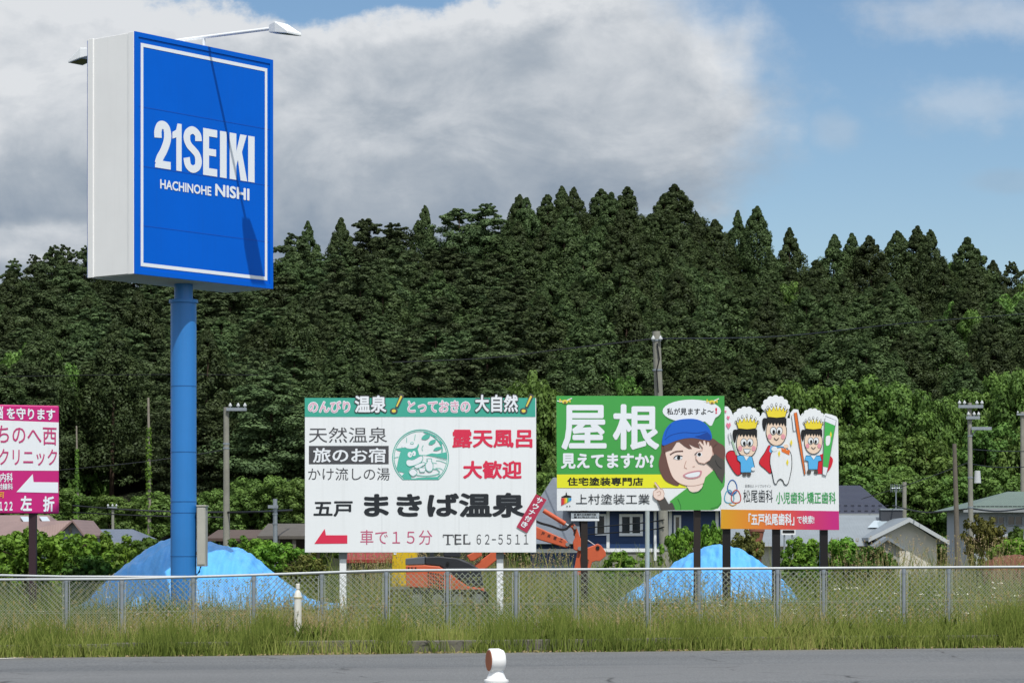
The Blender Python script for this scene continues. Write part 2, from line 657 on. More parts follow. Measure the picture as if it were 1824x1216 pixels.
def asphalt():
    m = bpy.data.materials.new('worn asphalt')
    m.use_nodes = True
    t = m.node_tree
    b = t.nodes['Principled BSDF']
    b.inputs['Roughness'].default_value = 0.85
    tc = t.nodes.new('ShaderNodeTexCoord')
    n1 = t.nodes.new('ShaderNodeTexNoise')
    n1.inputs['Scale'].default_value = 0.35
    n1.inputs['Detail'].default_value = 5
    mp = t.nodes.new('ShaderNodeMapping')
    mp.inputs['Scale'].default_value = (0.35, 1.6, 1)
    t.links.new(tc.outputs['Object'], mp.inputs[0])
    t.links.new(mp.outputs[0], n1.inputs['Vector'])
    n2 = t.nodes.new('ShaderNodeTexNoise')
    n2.inputs['Scale'].default_value = 45
    n2.inputs['Detail'].default_value = 4
    n2.inputs['Roughness'].default_value = 0.7
    mp3 = t.nodes.new('ShaderNodeMapping')
    mp3.inputs['Scale'].default_value = (1.0, 0.12, 1)
    t.links.new(tc.outputs['Object'], mp3.inputs[0])
    t.links.new(mp3.outputs[0], n2.inputs['Vector'])
    r1 = t.nodes.new('ShaderNodeValToRGB')
    r1.color_ramp.elements[0].position = 0.35
    r1.color_ramp.elements[1].position = 0.65
    r1.color_ramp.elements[0].color = (0.098, 0.106, 0.113, 1)
    r1.color_ramp.elements[1].color = (0.130, 0.138, 0.145, 1)
    t.links.new(n1.outputs['Fac'], r1.inputs[0])
    r2 = t.nodes.new('ShaderNodeValToRGB')
    r2.color_ramp.elements[0].position = 0.3
    r2.color_ramp.elements[1].position = 0.75
    r2.color_ramp.elements[0].color = (0.62, 0.62, 0.62, 1)
    r2.color_ramp.elements[1].color = (1.38, 1.36, 1.32, 1)
    t.links.new(n2.outputs['Fac'], r2.inputs[0])
    mx = t.nodes.new('ShaderNodeMix')
    mx.data_type = 'RGBA'
    mx.blend_type = 'MULTIPLY'
    mx.inputs[0].default_value = 1.0
    t.links.new(r1.outputs[0], mx.inputs[6])
    t.links.new(r2.outputs[0], mx.inputs[7])
    vo = t.nodes.new('ShaderNodeTexVoronoi')
    vo.feature = 'DISTANCE_TO_EDGE'
    vo.inputs['Scale'].default_value = 0.33
    nd = t.nodes.new('ShaderNodeTexNoise')
    nd.inputs['Scale'].default_value = 1.3
    nd.inputs['Detail'].default_value = 6
    t.links.new(tc.outputs['Object'], nd.inputs['Vector'])
    va = t.nodes.new('ShaderNodeMixRGB')
    va.inputs[0].default_value = 0.25
    t.links.new(tc.outputs['Object'], va.inputs[1])
    t.links.new(nd.outputs['Color'], va.inputs[2])
    t.links.new(va.outputs[0], vo.inputs['Vector'])
    S.tree = t
    crack = sstep(0.010, 0.0, S(vo.outputs['Distance'])) * sstep(0.45, 0.6, S(nd.outputs['Fac']))
    spx = t.nodes.new('ShaderNodeSeparateXYZ')
    t.links.new(tc.outputs['Object'], spx.inputs[0])
    dedge = 39.85 - (S(spx.outputs[1]) - S(spx.outputs[0]) * 0.073)
    sand = sstep(1.3, 0.0, dedge + (S(nd.outputs['Fac']) - 0.5) * 1.6) * 0.55
    strip = sstep(4.6, 5.0, dedge) * sstep(9.5, 9.0, dedge) * 0.35
    m1 = t.nodes.new('ShaderNodeMixRGB')
    t.links.new(strip.k, m1.inputs[0])
    t.links.new(mx.outputs[2], m1.inputs[1])
    m1.inputs[2].default_value = (0.165, 0.168, 0.168, 1)
    m2 = t.nodes.new('ShaderNodeMixRGB')
    t.links.new(sand.k, m2.inputs[0])
    t.links.new(m1.outputs[0], m2.inputs[1])
    m2.inputs[2].default_value = (0.20, 0.19, 0.17, 1)
    m3 = t.nodes.new('ShaderNodeMixRGB')
    t.links.new(crack.k, m3.inputs[0])
    t.links.new(m2.outputs[0], m3.inputs[1])
    m3.inputs[2].default_value = (0.035, 0.035, 0.035, 1)
    t.links.new(m3.outputs[0], b.inputs['Base Color'])
    bp = t.nodes.new('ShaderNodeBump')
    bp.inputs['Strength'].default_value = 0.5
    bp.inputs['Distance'].default_value = 0.01
    t.links.new(n2.outputs['Fac'], bp.inputs['Height'])
    t.links.new(bp.outputs[0], b.inputs['Normal'])
    return m


def build_ground():
    g = MB()
    g.add([(-3000, -200, -0.6), (3000, -200, -0.6), (3000, 6000, -0.6), (-3000, 6000, -0.6)], [(0, 1, 2, 3)], ground_mat())
    tag(g.build('ground'), kind='structure')
    r = MB()
    xs = [-60, -30, -10, 0, 10, 30, 60]
    vs, fs = [], []
    for x in xs:
        vs += [(x, -30, road_z(x)), (x, kerb_y(x) + 0.1, road_z(x))]
    for i in range(len(xs) - 1):
        fs.append((2 * i, 2 * i + 2, 2 * i + 3, 2 * i + 1))
    r.add(vs, fs, asphalt())
    tag(r.build('road'), kind='structure')
    f = MB()
    vs, fs = [], []
    for x in xs:
        vs += [(x, kerb_y(x) + 0.12, road_z(x) + 0.14), (x, 60, road_z(x) + 0.16), (x * 2.2, 196, road_z(x) + 0.2)]
    for i in range(len(xs) - 1):
        for k in range(2):
            fs.append((3 * i + k, 3 * i + 3 + k, 3 * i + 4 + k, 3 * i + 1 + k))
    f.add(vs, fs, ground_mat())
    tag(f.build('field'), kind='structure')
    # kerb stones, two metres each, a little out of line
    k = MB()
    x = -16.0
    while x < 16:
        L = 1.99
        ang = math.atan(0.073) + rnd.uniform(-0.006, 0.006)
        c = Vector((x + L / 2, kerb_y(x + L / 2) + 0.06 + rnd.uniform(-0.01, 0.01), road_z(x + L / 2) + 0.09 + rnd.uniform(-0.012, 0.008)))
        R = Matrix.Rotation(ang, 3, 'Z') @ Matrix.Rotation(-0.0075, 3, 'Y')
        k.box(c, (L - 0.02, 0.13, 0.2), KERB, R)
        x += 2.0
    tag(k.build('kerb', bevel=0.015), kind='structure')
    ln = MB()
    a, b_ = P(-60, 1167.5, 38.5), P(34, 1167.5, 38.5)
    PAINT = mat('worn road paint', '#C9C9C4', 0.7, var=0.25, vscale=8)
    ln.add([(-9.5, 37.3, road_z(-9.5) + 0.006), (-7.15, 38.9, road_z(-7.2) + 0.006), (-7.35, 39.0, road_z(-7.3) + 0.006), (-9.9, 37.3, road_z(-9.9) + 0.006)], [(0, 1, 2, 3)], PAINT)
    tag(ln.build('road_marking'), kind='structure')


build_ground()

# hill -----------------------------------------------------------------
RIDGE = [(-400, 490), (0, 468), (80, 448), (150, 442), (300, 430), (430, 434), (490, 432), (560, 418), (640, 412), (760, 402), (850, 386), (930, 368), (1000, 345),
         (1110, 345), (1210, 340), (1260, 390), (1350, 400), (1420, 440), (1500, 432), (1640, 420), (1720, 435), (1780, 475), (1824, 482), (2300, 500)]
Y_FOOT, Y_RIDGE, TREE_H = 196.0, 330.0, 16.5


def hill_z(x, y):
    px = CX + x * F / Y_RIDGE
    top = CH + (HY - poly_interp(px, RIDGE)) * Y_RIDGE / F - TREE_H
    t = (y - Y_FOOT) / (Y_RIDGE - Y_FOOT)
    if t <= 0:
        return 0.2
    if t <= 1:
        return 0.2 + top * (t ** 1.15)
    return top - (y - Y_RIDGE) * 0.12


def build_hill():
    nx, ny = 60, 50
    vs, fs = [], []
    for j in range(ny + 1):
        y = 190 + (520 - 190) * j / ny
        for i in range(nx + 1):
            x = -150 + 300 * i / nx
            vs.append((x, y, hill_z(x, y) + 0.15 * math.sin(x * .7 + y * .4) - (0.4 if j == 0 else 0)))
    for j in range(ny):
        for i in range(nx):
            a = j * (nx + 1) + i
            fs.append((a, a + 1, a + nx + 2, a + nx + 1))
    h = MB()
    h.add(vs, fs, mat('forest floor', '#24281A', 0.95, var=0.4, vscale=0.4))
    tag(h.build('hill', smooth=True), kind='structure')


build_hill()

# ------------------------------------------------------------------ foliage
M_CEDAR = leaf_mat('cedar foliage', '#344428', '#586A40', 0.25, 0.7)
M_FIR = leaf_mat('fir foliage', '#3A4A30', '#61744A', 0.25, 0.7)
M_BROAD = leaf_mat('broad leaves', '#45632C', '#789A4C', 0.32, 0.28)
M_SHRUB = leaf_mat('shrub leaves', '#3E6422', '#86B040', 0.30, 0.25)
M_OLIVE = leaf_mat('olive thicket', '#4A5226', '#7A7C3E', 0.25, 0.2)
BARK = mat('bark', '#4A3D32', 0.95, var=0.3, vscale=4, bump=0.6, bscale=12)
PALEBARK = mat('pale bark', '#8A8478', 0.9, var=0.25, vscale=4)


def unit(v):
    return v / (np.linalg.norm(v, axis=1, keepdims=True) + 1e-9)


def cards(c, nrm, size, rng, aspect=1.0, axis=None):
    """one small leaf-spray face per centre, facing roughly along nrm"""
    n = len(c)
    nrm = unit(nrm)
    ref = axis if axis is not None else unit(rng.normal(size=(n, 3)))
    u = unit(np.cross(nrm, ref))
    w = np.cross(nrm, u)
    a = (size * 0.5)[:, None]
    b = a * aspect
    bend = nrm * (a * 0.35)
    k = rng.uniform(-0.35, 0.35, (n, 1))
    v = np.stack([c - w * b, c + u * a + w * b * k + bend * 0.5, c + w * b - bend, c - u * a - w * b * k + bend * 0.5], 1).reshape(-1, 3)
    q = np.arange(n * 4, dtype=np.int32).reshape(-1, 4)
    return v, q


def crown_mesh(name, centers, radii, per, size, rng, material, flat=1.0, out_bias=0.7, up_bias=0.5, droop=0.0, axis_c=None, jit=0.4):
    """clumps (centre, radius) of leaf sprays: dense skin on each clump, thinner inside"""
    n = len(centers)
    tot = n * per
    idx = np.repeat(np.arange(n), per)
    d = unit(rng.normal(size=(tot, 3)))
    rr = rng.uniform(0.12, 1.0, tot) ** 0.36
    off = d * (rr * radii[idx])[:, None]
    off[:, 2] *= flat
    c = centers[idx] + off
    if droop:
        ax = axis_c if axis_c is not None else np.zeros(3)
        hd = np.hypot(off[:, 0], off[:, 1])
        c[:, 2] -= droop * hd * hd
    nrm = d * out_bias + np.array([0, 0, up_bias]) + rng.normal(size=(tot, 3)) * jit
    sz = size * rng.uniform(0.6, 1.4, tot)
    v, q = cards(c, nrm, sz, rng, aspect=1.15)
    ct = rng.uniform(0, 1, n)
    tint = np.clip(0.55 * ct[idx] + 0.45 * rng.uniform(0, 1, tot), 0, 1)
    hor = c * np.array([1, 1, 0])
    cn = unit(d * 1.0 + unit(hor) * 0.45 + np.array([0, 0, 0.35]) + rng.normal(size=(tot, 3)) * 0.12)
    cn = np.where((cn * nrm).sum(1, keepdims=True) < 0, unit(nrm), cn)
    return np_mesh(name, v, q, material, np.repeat(tint, 4), normals=np.repeat(cn, 4, 0))


def trunk_mesh(name, H, r0, rng, material, limbs=0, crown0=0.3, spread=2.0):
    mb = MB()
    pts, rs = [], []
    x = y = 0.0
    for i in range(7):
        t = i / 6
        pts.append((x, y, H * t * 0.97))
        rs.append(r0 * (1 - t) ** 0.8 + 0.02)
        x += rng.normal() * 0.05
        y += rng.normal() * 0.05
    mb.tube(pts, rs, material, 7)
    for i in range(limbs):
        z = H * rng.uniform(crown0, 0.8)
        a = rng.uniform(0, 2 * math.pi)
        L = spread * rng.uniform(0.6, 1.0)
        p0 = Vector((0, 0, z))
        p1 = p0 + Vector((math.cos(a) * L * 0.5, math.sin(a) * L * 0.5, L * 0.35))
        p2 = p0 + Vector((math.cos(a) * L, math.sin(a) * L, L * 0.5))
        mb.tube([p0, p1, p2], [r0 * 0.35, r0 * 0.22, 0.02], material, 5)
    me_o = mb.build(name)
    me = me_o.data
    bpy.data.objects.remove(me_o)
    return me


def make_cedar(seed):
    """pointed crown that widens quickly below the tip, in soft hanging tufts"""
    rng = np.random.default_rng(seed)
    H, R = 18.0, 3.1 * rng.uniform(0.9, 1.1)
    n = 270
    dn = 0.12 + 12.6 * rng.uniform(0, 1, n) ** 1.35             # distance below the tip
    ang = rng.uniform(0, 2 * math.pi, n)
    lob = 1 + 0.16 * np.sin(3 * ang + seed) + 0.15 * np.sin(1.9 * dn + 2 * ang + seed)
    prof = np.minimum(R, R * 0.9 * (dn / 6.4) ** rng.uniform(0.78, 0.98)) * lob
    rad = prof * rng.uniform(0.55, 1.02, n)
    c = np.stack([rad * np.cos(ang) + 0.15 * np.sin(dn * .5 + seed), rad * np.sin(ang), H - dn], 1)
    r = np.clip(0.10 + 0.13 * dn, 0.11, 0.95) * rng.uniform(0.7, 1.25, n)
    cr = crown_mesh('crown', c, r, 125, 0.19, rng, M_CEDAR, flat=1.05, up_bias=0.45, jit=0.2, droop=0.12, out_bias=0.9)
    return cr, trunk_mesh('trunk', H, 0.24, rng, BARK)


def make_fir(seed):
    """broad rounded crown of level, drooping sprays"""
    rng = np.random.default_rng(seed)
    H, R = 16.5, rng.uniform(3.3, 4.1)
    C, Rr = [], []
    dn = 0.15
    while dn < 12.3:
        rr = R * min(1.0, ((dn + 0.25) / 5.0) ** 0.55) * rng.uniform(0.72, 1.12)
        nb = int(4 + min(dn, 6) * 0.8)
        a0 = rng.uniform(0, 6.28)
        for k in range(nb):
            a = a0 + 6.283 * k / nb + rng.normal() * 0.3
            L = rr * rng.uniform(0.55, 1.15)
            db = max(0.1, dn + rng.normal() * 0.45 * min(1, dn / 2))
            for s in np.linspace(0.35, 1.0, 4):
                C.append((math.cos(a) * L * s, math.sin(a) * L * s, H - db + 0.10 * L * s - 0.12 * L * s * s + rng.normal() * 0.15))
                Rr.append(min(0.9, 0.12 + 0.18 * dn) * (1.2 - 0.35 * s) * rng.uniform(0.75, 1.3))
        dn += rng.uniform(0.7, 1.3) * min(1.0, 0.45 + dn * 0.18)
    C.append((0, 0, H * 0.99))
    Rr.append(0.14)
    cr = crown_mesh('crown', np.array(C), np.array(Rr), 90, 0.19, rng, M_FIR, flat=0.55, up_bias=0.7, droop=0.22, jit=0.2, out_bias=0.9)
    return cr, trunk_mesh('trunk', H, 0.24, rng, BARK)


def make_broad(seed, material=None, H=9.0, R=4.2, leaf=0.21, n=190, per=95, low=0.06):
    rng = np.random.default_rng(seed)
    lobes = []
    for k in range(9):
        a = rng.uniform(0, 6.28)
        d = R * 0.55 * math.sqrt(rng.uniform(0, 1))
        lobes.append((math.cos(a) * d, math.sin(a) * d, H * rng.uniform(0.32, 0.74), R * rng.uniform(0.38, 0.6)))
    lobes.append((0, 0, H * 0.72, R * 0.5))
    C, Rr = [], []
    for i in range(n):
        lx, ly, lz, lr = lobes[i % len(lobes)]
        d = unit(rng.normal(size=(1, 3)))[0]
        if d[2] < -0.3:
            d[2] *= -1
        q = rng.uniform(0.55, 1.0)
        p = np.array([lx, ly, lz]) + d * lr * q * np.array([1, 1, 0.85])
        p[2] = max(p[2], H * low)
        C.append(p)
        Rr.append(R * 0.13 * rng.uniform(0.7, 1.35))
    for i in range(n // 3):           # skirt down to the undergrowth
        a = rng.uniform(0, 6.28)
        d = R * rng.uniform(0.3, 0.85)
        C.append((math.cos(a) * d, math.sin(a) * d, H * rng.uniform(low, 0.35)))
        Rr.append(R * 0.14 * rng.uniform(0.7, 1.3))
    cr = crown_mesh('crown', np.array(C), np.array(Rr), per, leaf, rng, material or M_BROAD, flat=0.75, up_bias=0.6, jit=0.3, out_bias=0.85)
    return cr, trunk_mesh('trunk', H * 0.8, R * 0.06, rng, BARK, 6, 0.3, R * 0.7)


CEDARS = [make_cedar(100 + i) for i in range(7)]
FIRS = [make_fir(200 + i) for i in range(7)]
BROADS = [make_broad(300 + i) for i in range(6)]

TREES = []      # (root, kind, px, py_top, Y)


def plant(kind, x, y, z, H, W, label=None):
    """one tree standing at x, y, z; H its height, W its crown radius, both in metres"""
    lib, h0, r0, name, cat = {'cedar': (CEDARS, 18.0, 3.1, 'cedar_tree', 'cedar'), 'fir': (FIRS, 16.5, 3.7, 'fir_tree', 'fir'),
                              'broad': (BROADS, 9.0, 4.2, 'broadleaf_tree', 'tree')}[kind]
    cr, tr = rnd.choice(lib)
    root = thing(name, label, cat, (x, y, z), None)
    root.rotation_euler = (rnd.uniform(-.03, .03), rnd.uniform(-.03, .03), rnd.uniform(0, 6.283))
    root.scale = (W / r0, W / r0, H / h0)
    a = link('crown', cr, root)
    b = link('trunk', tr, root)
    px = CX + x * F / y
    TREES.append([root, kind, px, HY - (z + H - CH) * F / y, y, label])
    return root


def plant_px(kind, px, top, Y, wpx, label=None):
    x = X_at(px, Y)
    z = hill_z(x, Y) - 0.3
    H = Z_at(top, Y) - z
    W = wpx * Y / F / 2
    if kind == 'cedar':
        W = max(W * 1.25, 2.3)
    if kind == 'fir':
        W = max(W * 1.25, 2.8)
    return plant(kind, x, Y, z, max(H, 1.5), W, label)


# trees that stand out against the sky
SKYLINE = [
    ('fir', 22, 464, 328, 60), ('fir', 62, 455, 331, 60), ('fir', 88, 440, 326, 66), ('fir', 118, 438, 330, 64), ('fir', 148, 442, 327, 60), ('fir', 198, 432, 330, 70),
    ('cedar', 556, 393, 331, 48), ('fir', 520, 418, 328, 90), ('cedar', 612, 388, 329, 52), ('fir', 660, 391, 331, 100), ('fir', 705, 399, 328, 90), ('cedar', 752, 366, 336, 34),
    ('fir', 815, 374, 330, 100), ('fir', 872, 365, 329, 100), ('cedar', 921, 347, 332, 56), ('cedar', 943, 350, 328, 44), ('cedar', 972, 346, 330, 56),
    ('cedar', 1000, 331, 332, 62), ('cedar', 1023, 333, 328, 54), ('cedar', 1066, 336, 331, 74), ('cedar', 1112, 332, 329, 76), ('cedar', 1090, 342, 326, 60),
    ('cedar', 1180, 345, 330, 66), ('cedar', 1211, 327, 332, 86), ('cedar', 1240, 378, 326, 50), ('cedar', 1275, 391, 329, 66), ('cedar', 1310, 374, 332, 48),
    ('cedar', 1350, 367, 330, 62), ('cedar', 1407, 404, 333, 56), ('cedar', 1456, 462, 328, 60), ('cedar', 1485, 416, 330, 66), ('cedar', 1518, 414, 332, 60),
    ('cedar', 1552, 419, 328, 70), ('cedar', 1597, 411, 331, 66), ('cedar', 1632, 401, 333, 66), ('cedar', 1655, 409, 329, 50), ('broad', 1690, 432, 335, 80),
    ('cedar', 1719, 422, 328, 76), ('cedar', 1772, 463, 330, 60), ('fir', 1795, 468, 334, 60), ('broad', 1822, 468, 328, 80)]
for k, px, top, Y, w in SKYLINE:
    plant_px(k, px, top, Y, w * 1.12)

# broad-leaved trees along the foot of the hill and in its gaps
BROADLEAF = [
    ('broad', 1398, 486, 300, 110), ('broad', 1795, 505, 296, 150), ('broad', 1735, 535, 282, 110), ('broad', 1700, 520, 290, 90),
    ('broad', 40, 585, 226, 170), ('broad', 122, 610, 222, 150), ('broad', 950, 640, 206, 150), ('broad', 896, 690, 202, 110),
    ('broad', 1045, 672, 206, 130), ('broad', 1105, 632, 210, 170), ('broad', 1178, 655, 212, 140), ('broad', 1235, 690, 206, 130),
    ('broad', 1385, 640, 214, 130), ('broad', 1445, 665, 206, 150), ('broad', 1520, 648, 208, 190), ('broad', 1605, 655, 206, 170), ('broad', 1668, 672, 210, 130),
    ('broad', 1725, 655, 214, 160), ('broad', 1800, 640, 212, 160), ('broad', 1490, 740, 198, 170), ('broad', 1570, 735, 199, 190), ('broad', 1655, 752, 198, 180),
    ('broad', 1750, 735, 200, 170), ('broad', 1822, 745, 199, 150), ('broad', 1540, 815, 192, 170), ('broad', 1625, 820, 190, 170), ('broad', 1700, 828, 191, 160), ('broad', 1785, 820, 190, 170),
    ('broad', 130, 858, 186, 150), ('broad', 205, 862, 184, 140), ('broad', 285, 866, 186, 150), ('broad', 380, 850, 186, 130), ('broad', 455, 838, 188, 150), ('broad', 535, 842, 187, 150), ('broad', 20, 850, 188, 160),
    ('broad', 975, 820, 188, 130), ('broad', 1010, 740, 198, 120)]
for k, px, top, Y, w in BROADLEAF:
    plant_px(k, px, top, Y, w * 1.1)

# the packed slope
SP = 6.6
yy = 206.0
while yy < 326:
    half = yy * 912 / F + 11
    xx = -half + rnd.uniform(0, SP)
    while xx < half:
        x = xx + rnd.uniform(-1.7, 1.7)
        y = yy + rnd.uniform(-2.0, 2.0)
        px = CX + x * F / y
        hid = False
        if px < 480:
            kind = 'fir' if rnd.random() < 0.8 else 'cedar'
        elif px < 960:
            kind = 'fir' if rnd.random() < (0.85 if px < 900 else 0.5) else 'cedar'
        elif px < 1440:
            kind = 'cedar' if rnd.random() < 0.94 else 'fir'
        else:
            kind = 'cedar' if rnd.random() < 0.75 else 'broad'
        if kind == 'broad' and yy < 240:
            kind = 'cedar'
        low = yy < 236 and px > 1380
        if yy < 226 and (118 < px < 300 or 850 < px < 1000) and rnd.random() < 0.85:
            hid = True
        if not hid and not (low and rnd.random() < 0.8):
            H = rnd.uniform(13.0, 17.5) * (0.9 if kind == 'fir' else 1.0)
            W = rnd.uniform(2.7, 3.6) if kind == 'cedar' else rnd.uniform(3.6, 4.8)
            if kind == 'broad':
                H = rnd.uniform(10, 13)
                W = rnd.uniform(3.8, 5)
            if px > 1230:
                H *= 0.88
            lim = poly_interp(px, RIDGE) + rnd.uniform(4, 34)
            H = min(H, Z_at(lim, y) - hill_z(x, y) + 0.3)
            plant(kind, x, y, hill_z(x, y) - 0.3, H, W)
        xx += SP * rnd.uniform(0.85, 1.15)
    yy += SP * (0.95 if yy < 260 else 1.05)


def name_trees():
    """every tree gets words for what it is, how high on the hill it stands and which landmark it is above"""
    marks = [(112, 'above the pink sign'), (232, 'above the brown roofed house'), (500, 'behind the blue pole sign'), (640, "above the white billboard's cursive lettering"),
             (800, "above the white billboard's round emblem"), (975, "above the white billboard's red lettering"), (1085, "above the green billboard's big lettering"),
             (1180, 'behind the tall concrete pole'), (1290, "above the green billboard's speech bubble"), (1390, 'above the crowned figures'), (1500, "above the painted toothpaste tube"),
             (1620, 'above the grey gabled house'), (1760, 'above the twin-armed utility pole'), (9999, 'above the green roofed house')]
    kinds = {'cedar': 'dark pointed cedar', 'fir': 'layered dark fir', 'broad': 'leafy tree'}
    grp = {}
    for tr in TREES:
        root, kind, px, top, Y, lab = tr
        if lab:
            continue
        tier = 'on the skyline' if Y > 322 else 'high uphill' if Y > 285 else 'halfway uphill' if Y > 245 else 'low uphill' if Y > 203 else 'at the hill foot'
        m = next(t for lim, t in marks if px < lim)
        grp.setdefault((kind, tier, m), []).append(tr)
    words = ['first', 'second', 'third', 'fourth', 'fifth', 'sixth', 'seventh', 'eighth', 'ninth', 'tenth', 'eleventh', 'twelfth']
    for (kind, tier, m), L in grp.items():
        L.sort(key=lambda t: t[2])
        for i, tr in enumerate(L):
            if len(L) == 1:
                s = f"{kinds[kind]} {tier} {m}"
            elif len(L) == 2:
                s = f"{kinds[kind]} {tier} {m}, {'left' if i == 0 else 'right'} of the two"
            else:
                s = f"{kinds[kind]} {tier} {m}, {words[min(i, 11)]} from left"
            tr[0]['label'] = s
            tr[0]['group'] = {'cedar': 'cedars of the wooded hill', 'fir': 'firs of the wooded hill', 'broad': 'leafy trees of the wooded hill'}[kind]


name_trees()
print('TREES', len(TREES), {k: sum(1 for t in TREES if t[1] == k) for k in ('cedar', 'fir', 'broad')})

# dead pale trunks with ivy, at the foot of the hill
M_IVY = leaf_mat('ivy leaves', '#3C5A20', '#6C9034', 0.25, 0.1)


def ivy_trunk(px, top, ivy_top, base, Y, r, label):
    x, z0 = X_at(px, Y), hill_z(X_at(px, Y), Y)
    H = Z_at(top, Y) - z0
    root = thing('bare_trunk', label, 'tree trunk', (x, Y, z0), 'bare trunks at the foot of the hill')
    mb = MB()
    mb.tube([(x, Y, z0 - .2), (x + .05, Y, z0 + H * .5), (x - .03, Y, z0 + H)], [r, r * .85, r * .55], PALEBARK, 8)
    mb.build('trunk', root, True)
    rng = np.random.default_rng(int(px))
    hz = Z_at(ivy_top, Y) - z0
    n = 500
    a = rng.uniform(0, 6.28, n)
    zz = hz * rng.uniform(0, 1, n) ** 0.8
    rr = r * (1.1 + 0.9 * (1 - zz / hz)) * rng.uniform(0.7, 1.25, n)
    c = np.stack([rr * np.cos(a), rr * np.sin(a), zz], 1)
    v, q = cards(c, np.stack([np.cos(a), np.sin(a), 0.4 + 0 * a], 1), np.full(n, 0.2), rng)
    link('ivy', np_mesh('ivy', v, q, M_IVY, np.repeat(rng.uniform(0, 1, n), 4)), root)


ivy_trunk(265, 708, 762, 865, 178, 0.13, 'bare pale trunk wrapped in ivy beside the blue pole')
ivy_trunk(137, 758, 800, 868, 180, 0.09, 'thin bare trunk wrapped in ivy beside the pink sign')

# ------------------------------------------------------------------ shrubs near the houses and the fence
SHRUBS = [make_broad(400 + i, M_SHRUB, 2.0, 1.3, 0.11, 110, 46, 0.03) for i in range(4)]
OLIVES = [make_broad(500 + i, M_OLIVE, 2.0, 1.3, 0.10, 110, 46, 0.03) for i in range(2)]
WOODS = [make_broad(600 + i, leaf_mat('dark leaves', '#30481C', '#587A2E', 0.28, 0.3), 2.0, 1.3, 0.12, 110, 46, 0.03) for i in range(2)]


def shrub(px, top, Y, wpx, label, lib=SHRUBS, zb=None, group=None):
    x = X_at(px, Y)
    z = road_z(x) + 0.16 if zb is None else zb
    H = Z_at(top, Y) - z
    cr, tr = rnd.choice(lib)
    root = thing('shrub', label, 'shrub', (x, Y, z), group)
    root.rotation_euler = (0, 0, rnd.uniform(0, 6.28))
    W = wpx * Y / F / 2
    root.scale = (W / 1.25, W / 1.25, H / 1.95)
    link('foliage', cr, root)
    link('stem', tr, root)
    return root


for px, top, Y, w, lb, lib in [
    (-20, 938, 68, 150, 'bright leafy shrub at the far left end of the hedge row', SHRUBS),
    (50, 940, 67, 130, 'bright green shrub growing in front of the pink sign post', SHRUBS),
    (125, 950, 66, 120, 'bright leafy shrub in front of the grey gable of the brown roofed house', SHRUBS),
    (190, 954, 67, 120, 'dense green shrub touching the left slope of the big tarp mound', SHRUBS),
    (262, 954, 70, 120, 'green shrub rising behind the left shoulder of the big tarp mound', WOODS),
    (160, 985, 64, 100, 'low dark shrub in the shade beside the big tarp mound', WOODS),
    (445, 960, 74, 110, 'leafy shrub behind the right shoulder of the big tarp mound', SHRUBS),
    (500, 966, 72, 110, 'shrub left of the white billboard with tall grass through it', SHRUBS),
    (545, 985, 70, 90, 'low shrub under the corner of the white billboard', OLIVES),
    (1115, 985, 72, 90, 'vine covered shrub below the white framed window of the navy house', SHRUBS),
    (1215, 940, 70, 70, 'climbing shrub between the concrete pole and the right green billboard post', SHRUBS),
    (1262, 935, 72, 70, 'climbing shrub between the green billboard post and first black post', SHRUBS),
    (1335, 952, 70, 90, 'yellowish shrub behind the top of the small tarp mound', OLIVES),
    (1425, 962, 70, 90, 'shrub between the middle and right black posts', SHRUBS),
    (1500, 962, 71, 100, 'green shrub right of the last black post', SHRUBS),
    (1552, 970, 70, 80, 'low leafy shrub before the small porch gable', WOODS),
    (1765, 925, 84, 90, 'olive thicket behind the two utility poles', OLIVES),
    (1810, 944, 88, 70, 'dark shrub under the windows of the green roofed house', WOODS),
    (1805, 962, 80, 90, 'yellow green shrub above the rust red heap', SHRUBS)]:
    shrub(px, top, Y, w * 1.15, lb, lib)

# ------------------------------------------------------------------ grasses (nobody could count them)


def grass_mat(name, stops, trans=0.35):
    m = bpy.data.materials.new(name)
    m.use_nodes = True
    t = m.node_tree
    t.nodes.clear()
    out = t.nodes.new('ShaderNodeOutputMaterial')
    at = t.nodes.new('ShaderNodeAttribute')
    at.attribute_name = 'tint'
    rp = t.nodes.new('ShaderNodeValToRGB')
    t.links.new(at.outputs['Fac'], rp.inputs[0])
    e = rp.color_ramp.elements
    e[0].position, e[0].color = stops[0][0], lin(stops[0][1])
    e[1].position, e[1].color = stops[-1][0], lin(stops[-1][1])
    for p, c in stops[1:-1]:
        k = e.new(p)
        k.color = lin(c)
    d = t.nodes.new('ShaderNodeBsdfDiffuse')
    tr = t.nodes.new('ShaderNodeBsdfTranslucent')
    mx = t.nodes.new('ShaderNodeMixShader')
    mx.inputs[0].default_value = trans
    for n in (d, tr):
        t.links.new(rp.outputs[0], n.inputs[0])
    t.links.new(d.outputs[0], mx.inputs[1])
    t.links.new(tr.outputs[0], mx.inputs[2])
    t.links.new(mx.outputs[0], out.inputs[0])
    return m


M_GRASS = grass_mat('grass blades', [(0.0, '#475728'), (0.32, '#6C7A3A'), (0.6, '#8E9554'), (0.82, '#958A5C'), (1.0, '#A79878')])


